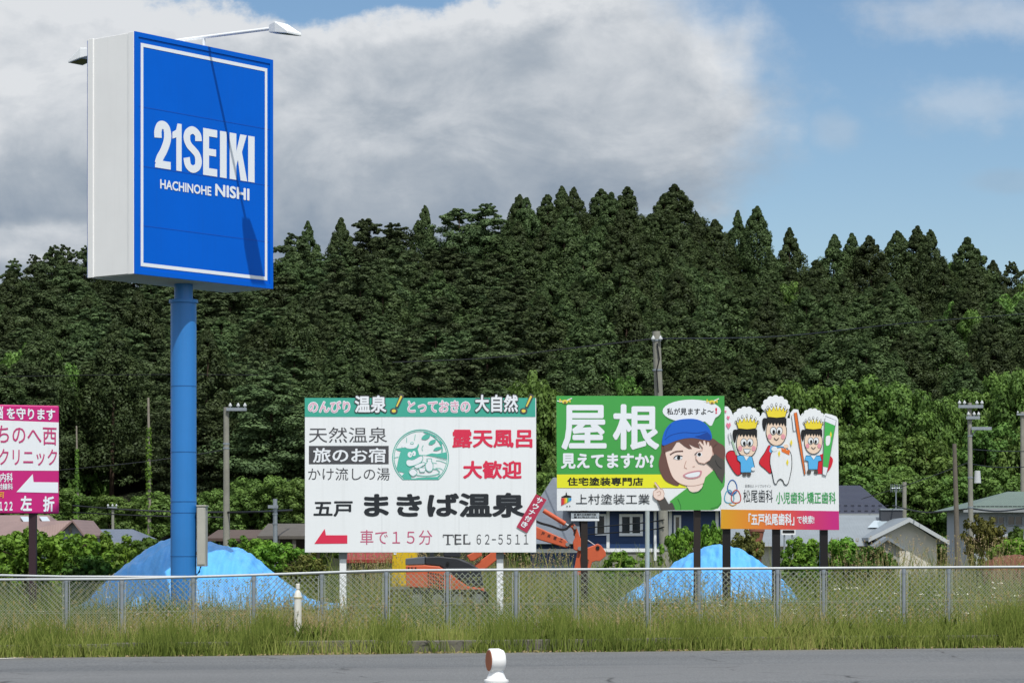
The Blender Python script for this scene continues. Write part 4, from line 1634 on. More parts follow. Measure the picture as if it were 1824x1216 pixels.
def onsen_billboard():
    Y = 50.0
    b = Board((0, Y, 0), (1, 0, 0), (520, 680, 3.8))
    x0, x1, z0, z1 = X_at(543, Y), X_at(955, Y), Z_at(983.5, Y), Z_at(709, Y)
    gx = (x0 + x1) / 2
    root = thing('billboard', 'white hot spring billboard with teal header on two white posts', 'billboard', (gx, Y + .1, road_z(gx) + .16))
    p = MB()
    p.bbox(x0, x1, Y + 0.001, Y + 0.07, z0, z1, SIGNWHITE)
    panel = p.build('panel', root, bevel=0.006)
    sj = MB()
    for fx in (1 / 3, 2 / 3):
        xx = x0 + (x1 - x0) * fx
        sj.bbox(xx - .004, xx + .004, Y - .0012, Y + .0009, z0 + .005, Z_at(743, Y), mat('sheet seam grey', '#CDD2D4', .5))
    sj.build('sheet_joint', panel)
    fr = MB()
    for fx in (0.25, 0.5, 0.75):
        xx = x0 + (x1 - x0) * fx
        fr.bbox(xx - .03, xx + .03, Y + .0705, Y + .12, z0 + .1, z1 - .1, GALV)
    fr.build('back_frame', root)
    for px in (610, 890.5):
        q = MB()
        w = 0.063
        xx = X_at(px, Y)
        q.bbox(xx - w, xx + w, Y + .121, Y + .245, 0.0, z0 + 1.5, WHITE)
        po = q.build('post', root, bevel=0.006)
        cpl = MB()
        cpl.bbox(xx - w - .012, xx + w + .012, Y + .109, Y + .257, z0 - 0.12, z0 - 0.005, mat('post bracket', '#7E8488', 0.5, metal=.4))
        cpl.build('bracket', po)
    # header band
    h = MB()
    b.rect(h, 87, 108, 1648, 236, TEAL)
    h.build('header_band', panel)

    def halo(mm, s, box, fill, rim, bf, br, lay=2):
        """outlined letters: the same word grown by br underneath the fill"""
        _, _, bb = text_geo(s)
        k = (box[2] - box[0]) / (bb[2] - bb[0] + 2 * bf) * (br - bf)
        q = (box[3] - box[1]) / (bb[3] - bb[1] + 2 * bf) * (br - bf)
        b.text(mm, s, (box[0] - k, box[1] - q, box[2] + k, box[3] + q), rim, lay, br)
        b.text(mm, s, box, fill, lay + 1, bf)
    for s, box in (('のんびり', (112, 130, 392, 207)), ('とっておきの', (785, 128, 1205, 205))):
        mm = MB()
        halo(mm, s, box, PINKL, LETTER, 0.012, 0.075)
        mm.build('lettering', panel)
    for s, box in (('温泉', (425, 92, 640, 208)), ('大自然', (1240, 86, 1530, 204))):
        mm = MB()
        halo(mm, s, box, LETTER, INKG, 0.03, 0.085, 4)
        mm.build('lettering', panel)
    for cx in (712, 1590):
        mm = MB()
        o = [(20, -72), (44, -60), (6, 62), (-16, 58)]
        b.poly(mm, [(cx + 22, 78), (cx + 48, 92), (cx + 8, 178), (cx - 14, 172)], INKG, 4)
        b.oval(mm, cx - 22, 196, 26, 20, INKG, 4)
        b.poly(mm, [(cx + 24, 92), (cx + 36, 98), (cx + 1, 168), (cx - 7, 165)], YEL, 5)
        b.oval(mm, cx - 22, 196, 14, 11, YEL, 5)
        mm.build('lettering', panel)
    for s, box, m_, bd in (('天然温泉', (115, 305, 645, 410), INKG, 0.0), ('かけ流しの湯', (110, 580, 662, 665), INKG, -0.004), ('露天風呂', (1085, 322, 1628, 445), RED, 0.032),
                           ('大歓迎', (1158, 532, 1556, 655), RED, 0.034), ('五戸', (146, 806, 412, 910), INK, 0.025), ('まきば温泉', (487, 748, 1580, 916), INK, 0.038),
                           ('車で１５分', (462, 1000, 950, 1100), ROSE, -0.002), ('TEL', (1022, 1031, 1208, 1098), INKG, 0.0), ('６２−５５１１', (1250, 1030, 1600, 1098), INKG, 0.0)):
        mm = MB()
        sp = 1.0
        b.text(mm, s, box, m_, 1, bd)
        if s == 'TEL':          # the serifs of this typeface
            for sx, sy, w, h in ((1058, 1097, 30, 5), (1024, 1042, 5, 18), (1093, 1042, 5, 18), (1112, 1032, 18, 5), (1112, 1097, 18, 5), (1163, 1042, 5, 16), (1168, 1088, 5, 16), (1178, 1032, 24, 5), (1205, 1088, 5, 16)):
                b.rect(mm, sx - w / 2, sy - h / 2, sx + w / 2, sy + h / 2, m_, 2)
        mm.build('lettering', panel)
    mm = MB()
    b.rect(mm, 115, 432, 655, 555, INKG)
    b.text(mm, '旅のお宿', (142, 446, 635, 545), LETTER, 2, 0.02)
    mm.build('lettering', panel)
    mm = MB()
    b.poly(mm, [(152, 1094), (222, 992), (230, 1036), (375, 1036), (375, 1092)], RED)
    mm.build('arrow', panel)
    # crimson strip fixed across the corner
    q = MB()
    A, B_, C_, D_ = (1652, 758), (1724, 796), (1590, 1020), (1520, 980)
    q.prism([b.at(x, y, 0.012) for x, y in (A, B_, C_, D_)], (0, -0.008, 0), CRIM)
    strip = q.build('corner_strip', root)
    mm = MB()
    cs = 'サウナ付き'
    ax = np.array([1684 - 1555, 785 - 992], float)
    e_r = np.array([0.88, 0.47])
    e_d = np.array([-0.53, 0.85])
    for i, ch in enumerate(cs):
        c = np.array([1674, 802]) + e_d * i * 47.5
        bl = c - e_r * 21 + e_d * 20
        brr = c + e_r * 21 + e_d * 20
        tl = c - e_r * 21 - e_d * 20
        b.text(mm, ch, (tuple(bl), tuple(brr), tuple(tl)), LETTER, 8, 0.035)
    mm.build('lettering', strip)
    # round emblem: a cow bathing under leafy branches
    e = Board((0, Y, 0), (1, 0, 0), (690, 750, 10.13))
    mm = MB()
    cx, cy, R = 600, 655, 505
    ring = []
    for i in range(61):
        a = math.radians(128) + math.radians(284) * i / 60
        ring.append((cx + R * math.cos(a), cy + R * math.sin(a)))
    e.stroke(mm, ring, 14, TEAL2, 2, False)
    ring2 = [(cx + (x - cx) * 0.945, cy + (y - cy) * 0.945) for x, y in ring]
    e.stroke(mm, ring2, 10, TEAL2, 2, False)
    e.rect(mm, 290, 1030, 912, 1052, TEAL2, 2)
    e.poly(mm, [(150, 495), (240, 480), (330, 470), (430, 490), (520, 480), (560, 400), (570, 440), (545, 500), (575, 600), (640, 640), (620, 720), (500, 800), (420, 850), (380, 900), (420, 980), (440, 1035),
                (300, 1035), (260, 980), (310, 930), (190, 900), (170, 830), (200, 680), (240, 540), (180, 525)], TEAL2, 2)
    e.poly(mm, [(320, 450), (400, 420), (520, 435), (500, 480), (420, 495), (340, 480)], LETTER, 3, True)
    e.oval(mm, 445, 395, 30, 24, TEAL2, 3)
    e.oval(mm, 445, 395, 20, 14, LETTER, 4)
    e.oval(mm, 285, 445, 26, 32, LETTER, 3)
    e.oval(mm, 408, 600, 42, 50, LETTER, 3)
    e.oval(mm, 480, 580, 34, 46, LETTER, 3)
    e.oval(mm, 425, 600, 10, 12, TEAL2, 4)
    e.oval(mm, 470, 585, 10, 12, TEAL2, 4)
    e.poly(mm, [(340, 730), (370, 690), (470, 690), (560, 640), (620, 620), (640, 670), (600, 740), (500, 790), (400, 810), (350, 780)], LETTER, 3, True)
    e.outline(mm, [(340, 730), (370, 690), (470, 690), (560, 640), (620, 620), (640, 670), (600, 740), (500, 790), (400, 810), (350, 780)], 9, TEAL2, 4)
    e.poly(mm, [(490, 800), (640, 740), (690, 760), (640, 800), (540, 850)], LETTER, 4, True)
    e.outline(mm, [(490, 800), (640, 740), (690, 760), (640, 800), (540, 850)], 8, TEAL2, 5)
    e.oval(mm, 465, 920, 75, 70, LETTER, 4)
    e.outline(mm, [(390, 920), (465, 850), (540, 920), (465, 990)], 9, TEAL2, 5)
    e.poly(mm, [(565, 835), (695, 835), (670, 915), (590, 915)], LETTER, 4)
    e.outline(mm, [(565, 835), (695, 835), (670, 915), (590, 915)], 9, TEAL2, 5, False)
    bt = [(715, 675), (800, 675), (795, 715), (825, 780), (815, 870), (770, 905), (720, 890), (690, 840), (690, 770), (725, 720)]
    e.poly(mm, bt, LETTER, 4, True)
    e.outline(mm, bt, 10, TEAL2, 5)
    e.stroke(mm, [(530, 970), (700, 985), (880, 960), (940, 920), (900, 870), (820, 855)], 14, TEAL2, 3)
    e.poly(mm, [(520, 1020), (700, 1010), (900, 1000), (960, 940), (912, 1040), (520, 1040)], TEAL2, 2)
    e.stroke(mm, [(580, 610), (700, 612), (850, 640), (1060, 700)], 9, TEAL2, 2)
    e.poly(mm, [(700, 605), (800, 575), (900, 585), (1060, 555), (1075, 680), (950, 650), (820, 625)], TEAL2, 2)
    e.stroke(mm, [(880, 705), (960, 715), (1060, 755)], 10, TEAL2, 2)
    e.stroke(mm, [(820, 745), (890, 755)], 8, TEAL2, 2, False)
    e.stroke(mm, [(870, 840), (960, 850), (1000, 880)], 9, TEAL2, 2)
    e.stroke(mm, [(130, 655), (205, 640)], 9, TEAL2, 2, False)
    for s_ in ([(350, 290), (345, 380)], [(505, 235), (490, 340)], [(650, 430), (625, 480), (635, 530)]):
        e.stroke(mm, s_, 9, TEAL2, 2)
    e.stroke(mm, [(660, 190), (760, 230), (860, 290), (940, 380), (985, 470), (985, 560)], 22, TEAL2, 2)
    for lf in ([(615, 310), (660, 250), (720, 235), (770, 265), (720, 320), (660, 330)], [(745, 405), (790, 345), (870, 330), (860, 380), (800, 420)], [(830, 520), (880, 470), (960, 460), (970, 490), (900, 525)],
               [(650, 188), (720, 195), (745, 225), (690, 215)], [(930, 370), (960, 345), (990, 400), (965, 430)], [(810, 250), (860, 255), (850, 290)]):
        e.poly(mm, lf, TEAL2, 3, True)
    mm.build('emblem', panel)


onsen_billboard()

# ------------------------------------------------------------------ green roof-painter billboard
GREEN = mat('green print', '#43A04A', 0.42, var=0.03)
SHIRT = mat('shirt green print', '#4AA347', 0.42)
SIGNYEL = mat('lemon print', '#E6E62E', 0.42)
SKIN = mat('skin print', '#EBD6CB', 0.45)
SKIND = mat('skin line print', '#B98E80', 0.45)
HAIR = mat('brown hair print', '#6A4C45', 0.45)
CAPB = mat('cap blue print', '#1560C8', 0.42)
CAPD = mat('cap dark blue print', '#0E4298', 0.42)
SLEEVE = mat('charcoal sleeve print', '#4D4A47', 0.45)
LIP = mat('lip print', '#C98F98', 0.45)
BLK = mat('pure black print', '#16181A', 0.42)


def green_billboard():
    Y = 53.0
    b = Board((0, Y, 0), (1, 0, 0), (970, 690, 5.0676))
    gx = X_at(1140, Y)
    root = thing('billboard', 'green billboard with cartoon painter in blue cap on dark brown posts', 'billboard', (gx, Y + .1, road_z(gx) + .16))
    outline = [(107, 75), (1622, 75), (1628, 480), (1628, 850), (1622, 890), (1592, 935), (1600, 1000), (1597, 1050), (1570, 1085), (1520, 1106), (112, 1110)]
    p = MB()
    p.prism([b.at(x, y, 0.0) + Vector((0, .001, 0)) for x, y in outline], (0, 0.06, 0), SIGNWHITE)
    panel = p.build('panel', root)
    k = MB()
    b.poly(k, [(107, 75), (1622, 75), (1628, 480), (1628, 850), (1622, 890), (1592, 935), (1560, 950), (1200, 783), (110, 783)], GREEN, 1)
    b.poly(k, [(111, 783), (1120, 783), (1290, 905), (112, 905)], SIGNYEL, 2)
    k.build('colour_field', panel)
    for px, top in ((1041, 902), (1242.5, 905)):
        q = MB()
        x = X_at(px, Y)
        w = 0.067
        q.bbox(x - w, x + w, Y + .0615, Y + .2, 0.0, Z_at(top - 120, Y), BROWNPOST)
        q.build('post', root, bevel=0.006)
    # small notice plate on the near-left post
    pl = MB()
    n0, n1 = b.at(240, 1128), b.at(492, 1200)
    pl.bbox(n0.x, n1.x, Y + .03, Y + .0612, n1.z, n0.z, mat('grey plate', '#A9B4BC', 0.4))
    plate = pl.build('notice_plate', root)
    nb = Board((0, Y + .03, 0), (1, 0, 0), (930, 890, 8.106))
    m = MB()
    nb.rect(m, 706, 270, 1112, 302, LETTER, 1)
    nb.rect(m, 722, 186, 1098, 190, INK, 2)
    nb.rect(m, 722, 262, 1098, 266, INK, 2)
    nb.text(m, '■ 屋外広告物許可証', (750, 196, 1072, 222), INK, 2, 0.03)
    nb.text(m, '■ 0178-27-1511', (750, 234, 1076, 258), INK, 2, 0.03)
    m.build('lettering', plate)
    for s, box, mt, bd in (('屋', (152, 156, 560, 562), LETTER, 0.024), ('根', (615, 150, 1036, 562), LETTER, 0.026), ('見えてますか?', (147, 592, 988, 732), LETTER, 0.04),
                           ('住宅塗装専門店', (205, 808, 890, 884), BLK, 0.025), ('上村塗装工業', (284, 958, 950, 1052), INK, 0.0)):
        mm = MB()
        b.text(mm, s, box, mt, 3, bd)
        mm.build('lettering', panel)
    # company mark: black roof over a striped banner
    mm = MB()
    b.poly(mm, [(152, 985), (190, 968), (192, 945), (200, 945), (202, 968), (242, 978), (242, 990), (152, 992)], BLK, 3)
    for i, c in enumerate(('#C03050', '#D6402E', '#E88A2C', '#F0D23C', '#5FB45A', '#3FA7C8', '#2C8FD0')):
        x = 150 + i * 13.2
        b.poly(mm, [(x, 996), (x + 13, 996), (x + 13, 1062 - i * 7 - 7), (x, 1068 - i * 7)], mat('stripe ' + str(i), c, 0.45), 3)
    b.oval(mm, 203, 1070, 5, 6, BLK, 3)
    b.oval(mm, 228, 1068, 5, 6, BLK, 3)
    mm.build('logo', panel)
    # speech bubble
    mm = MB()
    SHD = mat('bubble rim print', '#357F3A', 0.45)
    b.oval(mm, 1333, 222, 262, 112, SHD, 2)
    b.oval(mm, 1329, 212, 264, 104, LETTER, 3)
    b.poly(mm, [(1440, 300), (1492, 345), (1510, 342), (1540, 275), (1500, 250)], LETTER, 3)
    b.text(mm, '私が見ますよ〜', (1104, 184, 1526, 246), BLK, 4, 0.012)
    b.text(mm, '!', (1540, 182, 1558, 236), RED, 4, 0.03)
    mm.build('speech_bubble', panel)
    for cx, cy in ((185, 128), (1512, 132)):
        mm = MB()
        b.stroke(mm, [(cx - 72, cy - 8), (cx - 20, cy + 2)], 9, LETTER, 4, False)
        b.stroke(mm, [(cx + 10, cy - 10), (cx + 62, cy - 32)], 9, LETTER, 4, False)
        b.oval(mm, cx, cy, 28, 18, YEL, 5)
        b.oval(mm, cx, cy + 8, 12, 10, mat('drone print', '#8A7040', 0.5), 6)
        for dx in (-46, 44):
            b.stroke(mm, [(cx, cy), (cx + dx, cy - 12)], 8, YEL, 5, False)
            b.rect(mm, cx + dx - 5, cy - 26, cx + dx + 5, cy + 6, YEL, 5)
        mm.build('drone_picture', panel)
    # the painter, waist up: cap, hair, face, shirt, two hands
    mm = MB()
    hair = [(1075, 490), (1055, 580), (1030, 680), (1048, 770), (1085, 835), (1140, 868), (1200, 885), (1240, 860), (1400, 862), (1450, 850), (1560, 720), (1622, 650), (1626, 540), (1570, 495), (1500, 455), (1300, 440)]
    b.poly(mm, hair, HAIR, 4, True)
    b.poly(mm, [(1285, 850), (1288, 915), (1330, 945), (1385, 935), (1425, 900), (1432, 840)], SKIN, 5)
    face = [(1095, 560), (1103, 650), (1135, 760), (1170, 825), (1240, 872), (1330, 886), (1420, 868), (1480, 820), (1520, 745), (1530, 650), (1510, 560), (1440, 490), (1300, 470), (1180, 490)]
    b.poly(mm, face, SKIN, 6, True)
    b.outline(mm, face, 4, SKIND, 6)
    b.poly(mm, [(1080, 585), (1150, 560), (1192, 492), (1215, 490), (1262, 530), (1302, 553), (1330, 552), (1300, 507), (1350, 534), (1402, 550), (1382, 495), (1450, 510), (1515, 545), (1560, 500), (1500, 448), (1200, 445), (1075, 500)], HAIR, 8)
    cap = [(1062, 470), (1080, 400), (1120, 340), (1180, 300), (1270, 283), (1360, 285), (1430, 310), (1480, 360), (1508, 430), (1500, 472), (1440, 470), (1340, 455), (1250, 462), (1170, 485), (1070, 522)]
    b.poly(mm, cap, CAPB, 9, True)
    b.poly(mm, [(1352, 440), (1400, 430), (1470, 400), (1500, 435), (1504, 470), (1440, 466)], CAPD, 10)
    b.stroke(mm, [(1085, 470), (1140, 430), (1250, 405), (1370, 410), (1460, 395)], 5, CAPD, 10)
    b.stroke(mm, [(1090, 440), (1105, 385), (1140, 335)], 4, CAPD, 10)
    b.stroke(mm, [(1132, 605), (1180, 578), (1250, 572)], 11, HAIR, 8)
    for ex, ey in ((1206, 632), (1396, 600)):
        b.oval(mm, ex, ey, 38, 18, LETTER, 8)
        b.oval(mm, ex + 4, ey, 15, 17, BLK, 9)
        b.stroke(mm, [(ex - 42, ey + 4), (ex - 10, ey - 20), (ex + 40, ey - 12)], 7, BLK, 10)
    b.stroke(mm, [(1278, 660), (1262, 715), (1285, 730)], 5, SKIND, 8)
    b.stroke(mm, [(1335, 715), (1355, 710)], 5, SKIND, 8, False)
    b.poly(mm, [(1248, 792), (1300, 762), (1370, 748), (1418, 752), (1405, 800), (1350, 822), (1285, 820)], LIP, 8, True)
    b.poly(mm, [(1268, 792), (1310, 774), (1370, 762), (1402, 764), (1390, 795), (1345, 808), (1292, 808)], LETTER, 9, True)
    b.poly(mm, [(1125, 1030), (1180, 985), (1260, 925), (1288, 905), (1310, 935), (1355, 948), (1400, 932), (1428, 890), (1450, 810), (1500, 765), (1530, 740), (1545, 780), (1600, 850), (1622, 840), (1624, 882), (1590, 932),
                (1598, 1000), (1595, 1050), (1562, 1092), (1500, 1104), (1180, 1106), (1160, 1050)], SHIRT, 7)
    LINE = mat('dark green line print', '#2C6A34', 0.45)
    b.stroke(mm, [(1228, 1100), (1226, 1060), (1200, 1000)], 5, LINE, 8)
    b.stroke(mm, [(1288, 905), (1310, 937), (1355, 950), (1400, 934), (1430, 890)], 7, LINE, 8)
    b.stroke(mm, [(1590, 1040), (1560, 1075), (1500, 1090)], 5, LINE, 8)
    b.poly(mm, [(1500, 622), (1540, 600), (1600, 645), (1625, 660), (1627, 760), (1605, 862), (1560, 800), (1530, 742), (1480, 695), (1462, 682)], SLEEVE, 11)
    b.stroke(mm, [(1540, 655), (1560, 700), (1595, 730)], 5, BLK, 12)
    hr = [(1366, 640), (1368, 600), (1385, 575), (1420, 570), (1428, 545), (1390, 495), (1402, 482), (1436, 520), (1430, 480), (1446, 476), (1462, 520), (1468, 488), (1484, 492), (1488, 530), (1500, 520), (1512, 545), (1515, 605), (1490, 655), (1440, 686), (1390, 675)]
    b.poly(mm, hr, SKIN, 12)
    b.outline(mm, hr, 4, SKIND, 13, False)
    b.oval(mm, 1396, 604, 26, 18, LETTER, 13)
    b.oval(mm, 1396, 602, 15, 15, BLK, 14)
    b.poly(mm, [(1015, 1015), (1082, 985), (1120, 1050), (1150, 1035), (1174, 1106), (1052, 1106)], SLEEVE, 11)
    hl = [(980, 955), (985, 930), (1012, 918), (1022, 908), (988, 858), (1000, 850), (1046, 912), (1066, 918), (1080, 955), (1072, 1000), (1040, 1018), (1005, 1005), (984, 985)]
    b.poly(mm, hl, SKIN, 12)
    b.outline(mm, hl, 4, SKIND, 13, False)
    b.stroke(mm, [(1012, 945), (1040, 935), (1046, 962), (1020, 975)], 4, SKIND, 13)
    mm.build('painter_picture', panel)


green_billboard()

# ------------------------------------------------------------------ dental billboard with crowned figures
CROWN = mat('crown yellow print', '#E8D53A', 0.45)
KIDBLUE = mat('sky blue print', '#57B2EA', 0.45)
CAPE = mat('cape red print', '#CF2233', 0.45)
TUBEG = mat('tube green print', '#46B254', 0.45)
ORNG = mat('orange print', '#E2722C', 0.45)
CHEEK = mat('cheek print', '#E09AA6', 0.45)
FACE = mat('face print', '#EBD3BC', 0.45)
GREYL = mat('grey line print', '#6E7276', 0.45)
TGREEN = mat('clinic green print', '#3FA35C', 0.45)


def gradient_mat():
    m = bpy.data.materials.new('orange to magenta print')
    m.use_nodes = True
    t = m.node_tree
    b = t.nodes['Principled BSDF']
    b.inputs['Roughness'].default_value = 0.42
    tc = t.nodes.new('ShaderNodeTexCoord')
    sp = t.nodes.new('ShaderNodeSeparateXYZ')
    t.links.new(tc.outputs['Generated'], sp.inputs[0])
    rp = t.nodes.new('ShaderNodeValToRGB')
    t.links.new(sp.outputs[0], rp.inputs[0])
    e = rp.color_ramp.elements
    e[0].color, e[1].color = lin('#D9A01E'), lin('#C2237C')
    e[1].position = 0.95
    for p, c in ((0.3, '#E0842C'), (0.55, '#D9523C'), (0.75, '#CC3566')):
        k = e.new(p)
        k.color = lin(c)
    t.links.new(rp.outputs[0], b.inputs['Base Color'])
    return m


def dental_billboard():
    Y = 55.0
    b = Board((0, Y, 0), (1, 0, 0), (1270, 690, 4.504))
    gx = X_at(1385, Y)
    root = thing('billboard', 'white cut-out dental billboard with three crowned figures on black posts', 'billboard', (gx, Y + .1, road_z(gx) + .16))

    def fan(cx, cy, rx, ry, a0, a1, n, r):
        """scalloped feather fan outline"""
        out = []
        for i in range(n):
            a = math.radians(a0 + (a1 - a0) * i / (n - 1))
            px, py = cx + rx * math.cos(a), cy - ry * math.sin(a)
            for k in range(-2, 3):
                q = a - k * 0.55
                out.append((px + r * math.cos(q), py - r * math.sin(q)))
        return out
    o = [(62, 1132), (60, 970), (52, 880), (70, 800), (85, 300), (95, 150), (118, 152), (146, 185), (156, 212)]
    o += fan(270, 255, 92, 82, 152, 28, 6, 24)
    o += [(386, 225), (398, 200), (420, 195)]
    o += fan(503, 165, 92, 82, 172, 8, 7, 24)
    o += [(612, 200), (594, 244), (617, 246), (620, 205), (648, 172), (684, 176), (694, 215)]
    o += fan(800, 262, 80, 76, 150, 30, 6, 22)
    o += [(888, 222), (905, 206), (955, 218), (990, 232), (1004, 255), (1012, 1142)]
    p = MB()
    p.prism([b.at(x, y) + Vector((0, .001, 0)) for x, y in o], (0, 0.06, 0), SIGNWHITE)
    panel = p.build('panel', root)
    g = MB()
    g.flat = True
    b.poly(g, [(64, 976), (1010, 990), (1012, 1141), (62, 1131)], gradient_mat(), 1)
    g.build('gradient_band', panel)
    for px in (1295, 1383.5, 1468.5):
        q = MB()
        x = X_at(px, Y)
        w = 0.081
        q.bbox(x - w, x + w, Y + .0615, Y + .2, 0.0, Z_at(880, Y), BLACKPOST)
        q.build('post', root, bevel=0.006)
    for s, box, m_, bd in (('「五戸松尾歯科」', (285, 1008, 652, 1104), LETTER, 0.03), ('で検索!', (674, 1026, 812, 1092), LETTER, 0.02), ('松尾歯科', (243, 818, 480, 920), INK, -0.003),
                           ('小児歯科·矯正歯科', (505, 836, 985, 930), TGREEN, 0.012), ('医療法人 トリプルサイン', (258, 776, 466, 800), GREYL, 0.0)):
        mm = MB()
        b.text(mm, s, box, m_, 2, bd)
        mm.build('lettering', panel)
    # clinic mark: three looped faces in one knot
    mm = MB()
    for c, cx, cy, rot, cl in ((1, 155, 800, 0, '#3566A8'), (2, 130, 880, 0.5, '#58A8C0'), (3, 185, 880, -0.5, '#C0504A')):
        mt = mat('mark ' + str(c), cl, 0.45)
        pts = [(cx + 38 * math.cos(t_) * (1.0), cy + 52 * math.sin(t_) + 8 * math.cos(2 * t_)) for t_ in np.linspace(0, 2 * math.pi, 12, endpoint=False)]
        b.outline(mm, pts, 8, mt, 2)
    b.stroke(mm, [(120, 835), (155, 860), (190, 835)], 7, mat('mark 1', '#3566A8'), 3)
    b.stroke(mm, [(128, 930), (158, 945), (190, 930)], 7, mat('mark 4', '#D7A23C', .45), 3)
    mm.build('logo', panel)

    def figure(cx, top, s, kind):
        """a round headed child with feather crown; (cx, top) = middle of crown base"""
        mm = MB()

        def T(pts): return [(cx + x * s, top + y * s) for x, y in pts]
        # feathers' marks
        for i in range(7):
            a = math.radians(158 - i * 22.6)
            fx, fy = 100 * math.cos(a), -62 - 100 * math.sin(a) * 0.85 + 40
            b.oval(mm, cx + fx * s, top + fy * s, 9 * s, 15 * s, GREYL, 2, 14)
            b.oval(mm, cx + fx * s, top + fy * s, 5 * s, 11 * s, SIGNWHITE, 3, 14)
        hairp = T([(-88, 0), (88, 0), (92, 60), (84, 70), (-84, 70), (-92, 50)])
        ponytail = T([(-80, 10), (-112, 12), (-118, 60), (-104, 112), (-92, 100), (-82, 50)])
        b.poly(mm, ponytail, BLK, 3, True)
        fc = [(cx + 86 * s * math.cos(t_), top + (120 + 118 * math.sin(t_)) * s) for t_ in np.linspace(0, 2 * math.pi, 30, endpoint=False)]
        b.poly(mm, fc, FACE, 4)
        b.outline(mm, fc, 5 * s, BLK, 5, False)
        b.poly(mm, T([(-82, 5), (-60, -6), (60, -6), (84, 10), (84, 70), (70, 72), (62, 48), (52, 74), (40, 46), (28, 72), (14, 44), (2, 70), (-12, 44), (-26, 70), (-40, 44), (-54, 66), (-66, 40), (-78, 74)]), BLK, 6)
        crown = T([(-72, -2), (-92, -70), (-72, -48), (-58, -84), (-42, -52), (-22, -92), (-8, -54), (0, -98), (12, -54), (28, -92), (42, -54), (60, -84), (70, -48), (92, -70), (74, -2), (0, 6)])
        b.poly(mm, crown, CROWN, 7)
        b.outline(mm, crown, 5 * s, BLK, 8, False)
        for ex in (-26, 26):
            b.oval(mm, cx + ex * s, top + 112 * s, 25 * s, 32 * s, SIGNWHITE, 6)
            ov = [(cx + (ex + 25 * math.cos(t_)) * s, top + (112 + 32 * math.sin(t_)) * s) for t_ in np.linspace(0, 6.283, 18, endpoint=False)]
            b.outline(mm, ov, 4 * s, GREYL, 7, False)
            b.oval(mm, cx + (ex + (4 if ex < 0 else -4)) * s, top + 122 * s, 11 * s, 17 * s, BLK, 7)
            b.oval(mm, cx + ex * 2.15 * s, top + 162 * s, 17 * s, 22 * s, CHEEK, 6)
        if kind == 'laugh':
            b.poly(mm, T([(-30, 165), (30, 165), (18, 195), (0, 204), (-18, 195)]), SIGNWHITE, 6)
            b.outline(mm, T([(-30, 165), (30, 165), (18, 195), (0, 204), (-18, 195)]), 5 * s, GREYL, 7, False)
        else:
            b.stroke(mm, T([(-20, 172), (0, 190), (20, 172)]), 6 * s, BLK, 7)
        return mm, T

    # left figure with mirror and cape
    mm, T = figure(272, 330, 0.97, 'laugh')
    b.poly(mm, [(105, 560), (120, 515), (165, 508), (200, 560), (225, 640), (232, 680), (195, 702), (150, 650)], CAPE, 3, True)
    b.outline(mm, [(105, 560), (120, 515), (165, 508), (200, 560), (225, 640), (232, 680), (195, 702), (150, 650)], 4, BLK, 4)
    b.poly(mm, [(215, 540), (312, 552), (325, 600), (334, 640), (310, 640), (306, 680), (222, 680), (220, 600), (196, 580), (192, 548)], KIDBLUE, 6)
    b.outline(mm, [(215, 540), (312, 552), (325, 600), (334, 640), (310, 640), (306, 680), (222, 680), (220, 600), (196, 580), (192, 548)], 4, BLK, 7, False)
    b.poly(mm, [(244, 545), (290, 550), (266, 585)], SIGNWHITE, 8)
    b.oval(mm, 322, 652, 16, 14, SIGNWHITE, 7)
    for fx in (252, 288):
        b.oval(mm, fx, 694, 17, 16, SLEEVE, 6)
    b.stroke(mm, [(190, 540), (165, 460), (150, 420)], 14, mat('mirror print', '#A8C4A8', .45), 6, False)
    b.outline(mm, [(120, 380), (140, 362), (158, 430), (135, 448)], 5, GREYL, 6, False)
    for hx, hy, hs in ((124, 300, 20), (122, 238, 13), (100, 190, 9)):
        b.poly(mm, [(hx, hy + hs * 1.6), (hx - hs, hy), (hx - hs * .6, hy - hs), (hx, hy - hs * .4), (hx + hs * .6, hy - hs), (hx + hs, hy)], mat('heart print', '#E27F97', .45), 4)
    mm.build('crowned_figure', panel)
    # middle figure dressed as a tooth
    mm, T = figure(508, 238, 0.96, 'smile')
    b.poly(mm, [(450, 462), (415, 520), (370, 600), (420, 655), (465, 685), (470, 580), (475, 500)], CAPE, 3, True)
    b.outline(mm, [(450, 462), (415, 520), (370, 600), (420, 655), (465, 685), (470, 580), (475, 500)], 4, BLK, 3)
    b.poly(mm, [(462, 470), (560, 470), (600, 490), (590, 530), (470, 530), (450, 510)], KIDBLUE, 4)
    tooth = [(470, 520), (495, 490), (540, 480), (590, 490), (625, 530), (632, 620), (620, 700), (600, 770), (575, 775), (560, 745), (540, 732), (520, 745), (508, 772), (490, 760), (475, 690), (458, 610), (460, 550)]
    b.poly(mm, tooth, SIGNWHITE, 5, True)
    b.outline(mm, tooth, 5, BLK, 6)
    b.poly(mm, [(548, 480), (562, 492), (580, 486), (590, 502), (616, 500), (612, 542), (550, 512)], ORNG, 7)
    b.oval(mm, 492, 492, 24, 20, SIGNWHITE, 7)
    b.oval(mm, 585, 470, 20, 16, FACE, 7)
    for gx_, gy_ in ((627, 442), (530, 530), (596, 600)):
        b.poly(mm, [(gx_, gy_ - 28), (gx_ + 10, gy_), (gx_, gy_ + 28), (gx_ - 10, gy_)], CROWN, 7)
    mm.build('crowned_figure', panel)
    # right figure with brush and tube
    mm, T = figure(805, 332, 0.84, 'smile')
    b.poly(mm, [(840, 560), (900, 530), (960, 570), (945, 640), (900, 690), (860, 690), (838, 680)], CAPE, 3, True)
    sh = [(745, 545), (860, 545), (872, 585), (845, 590), (838, 656), (766, 656), (762, 590), (735, 582)]
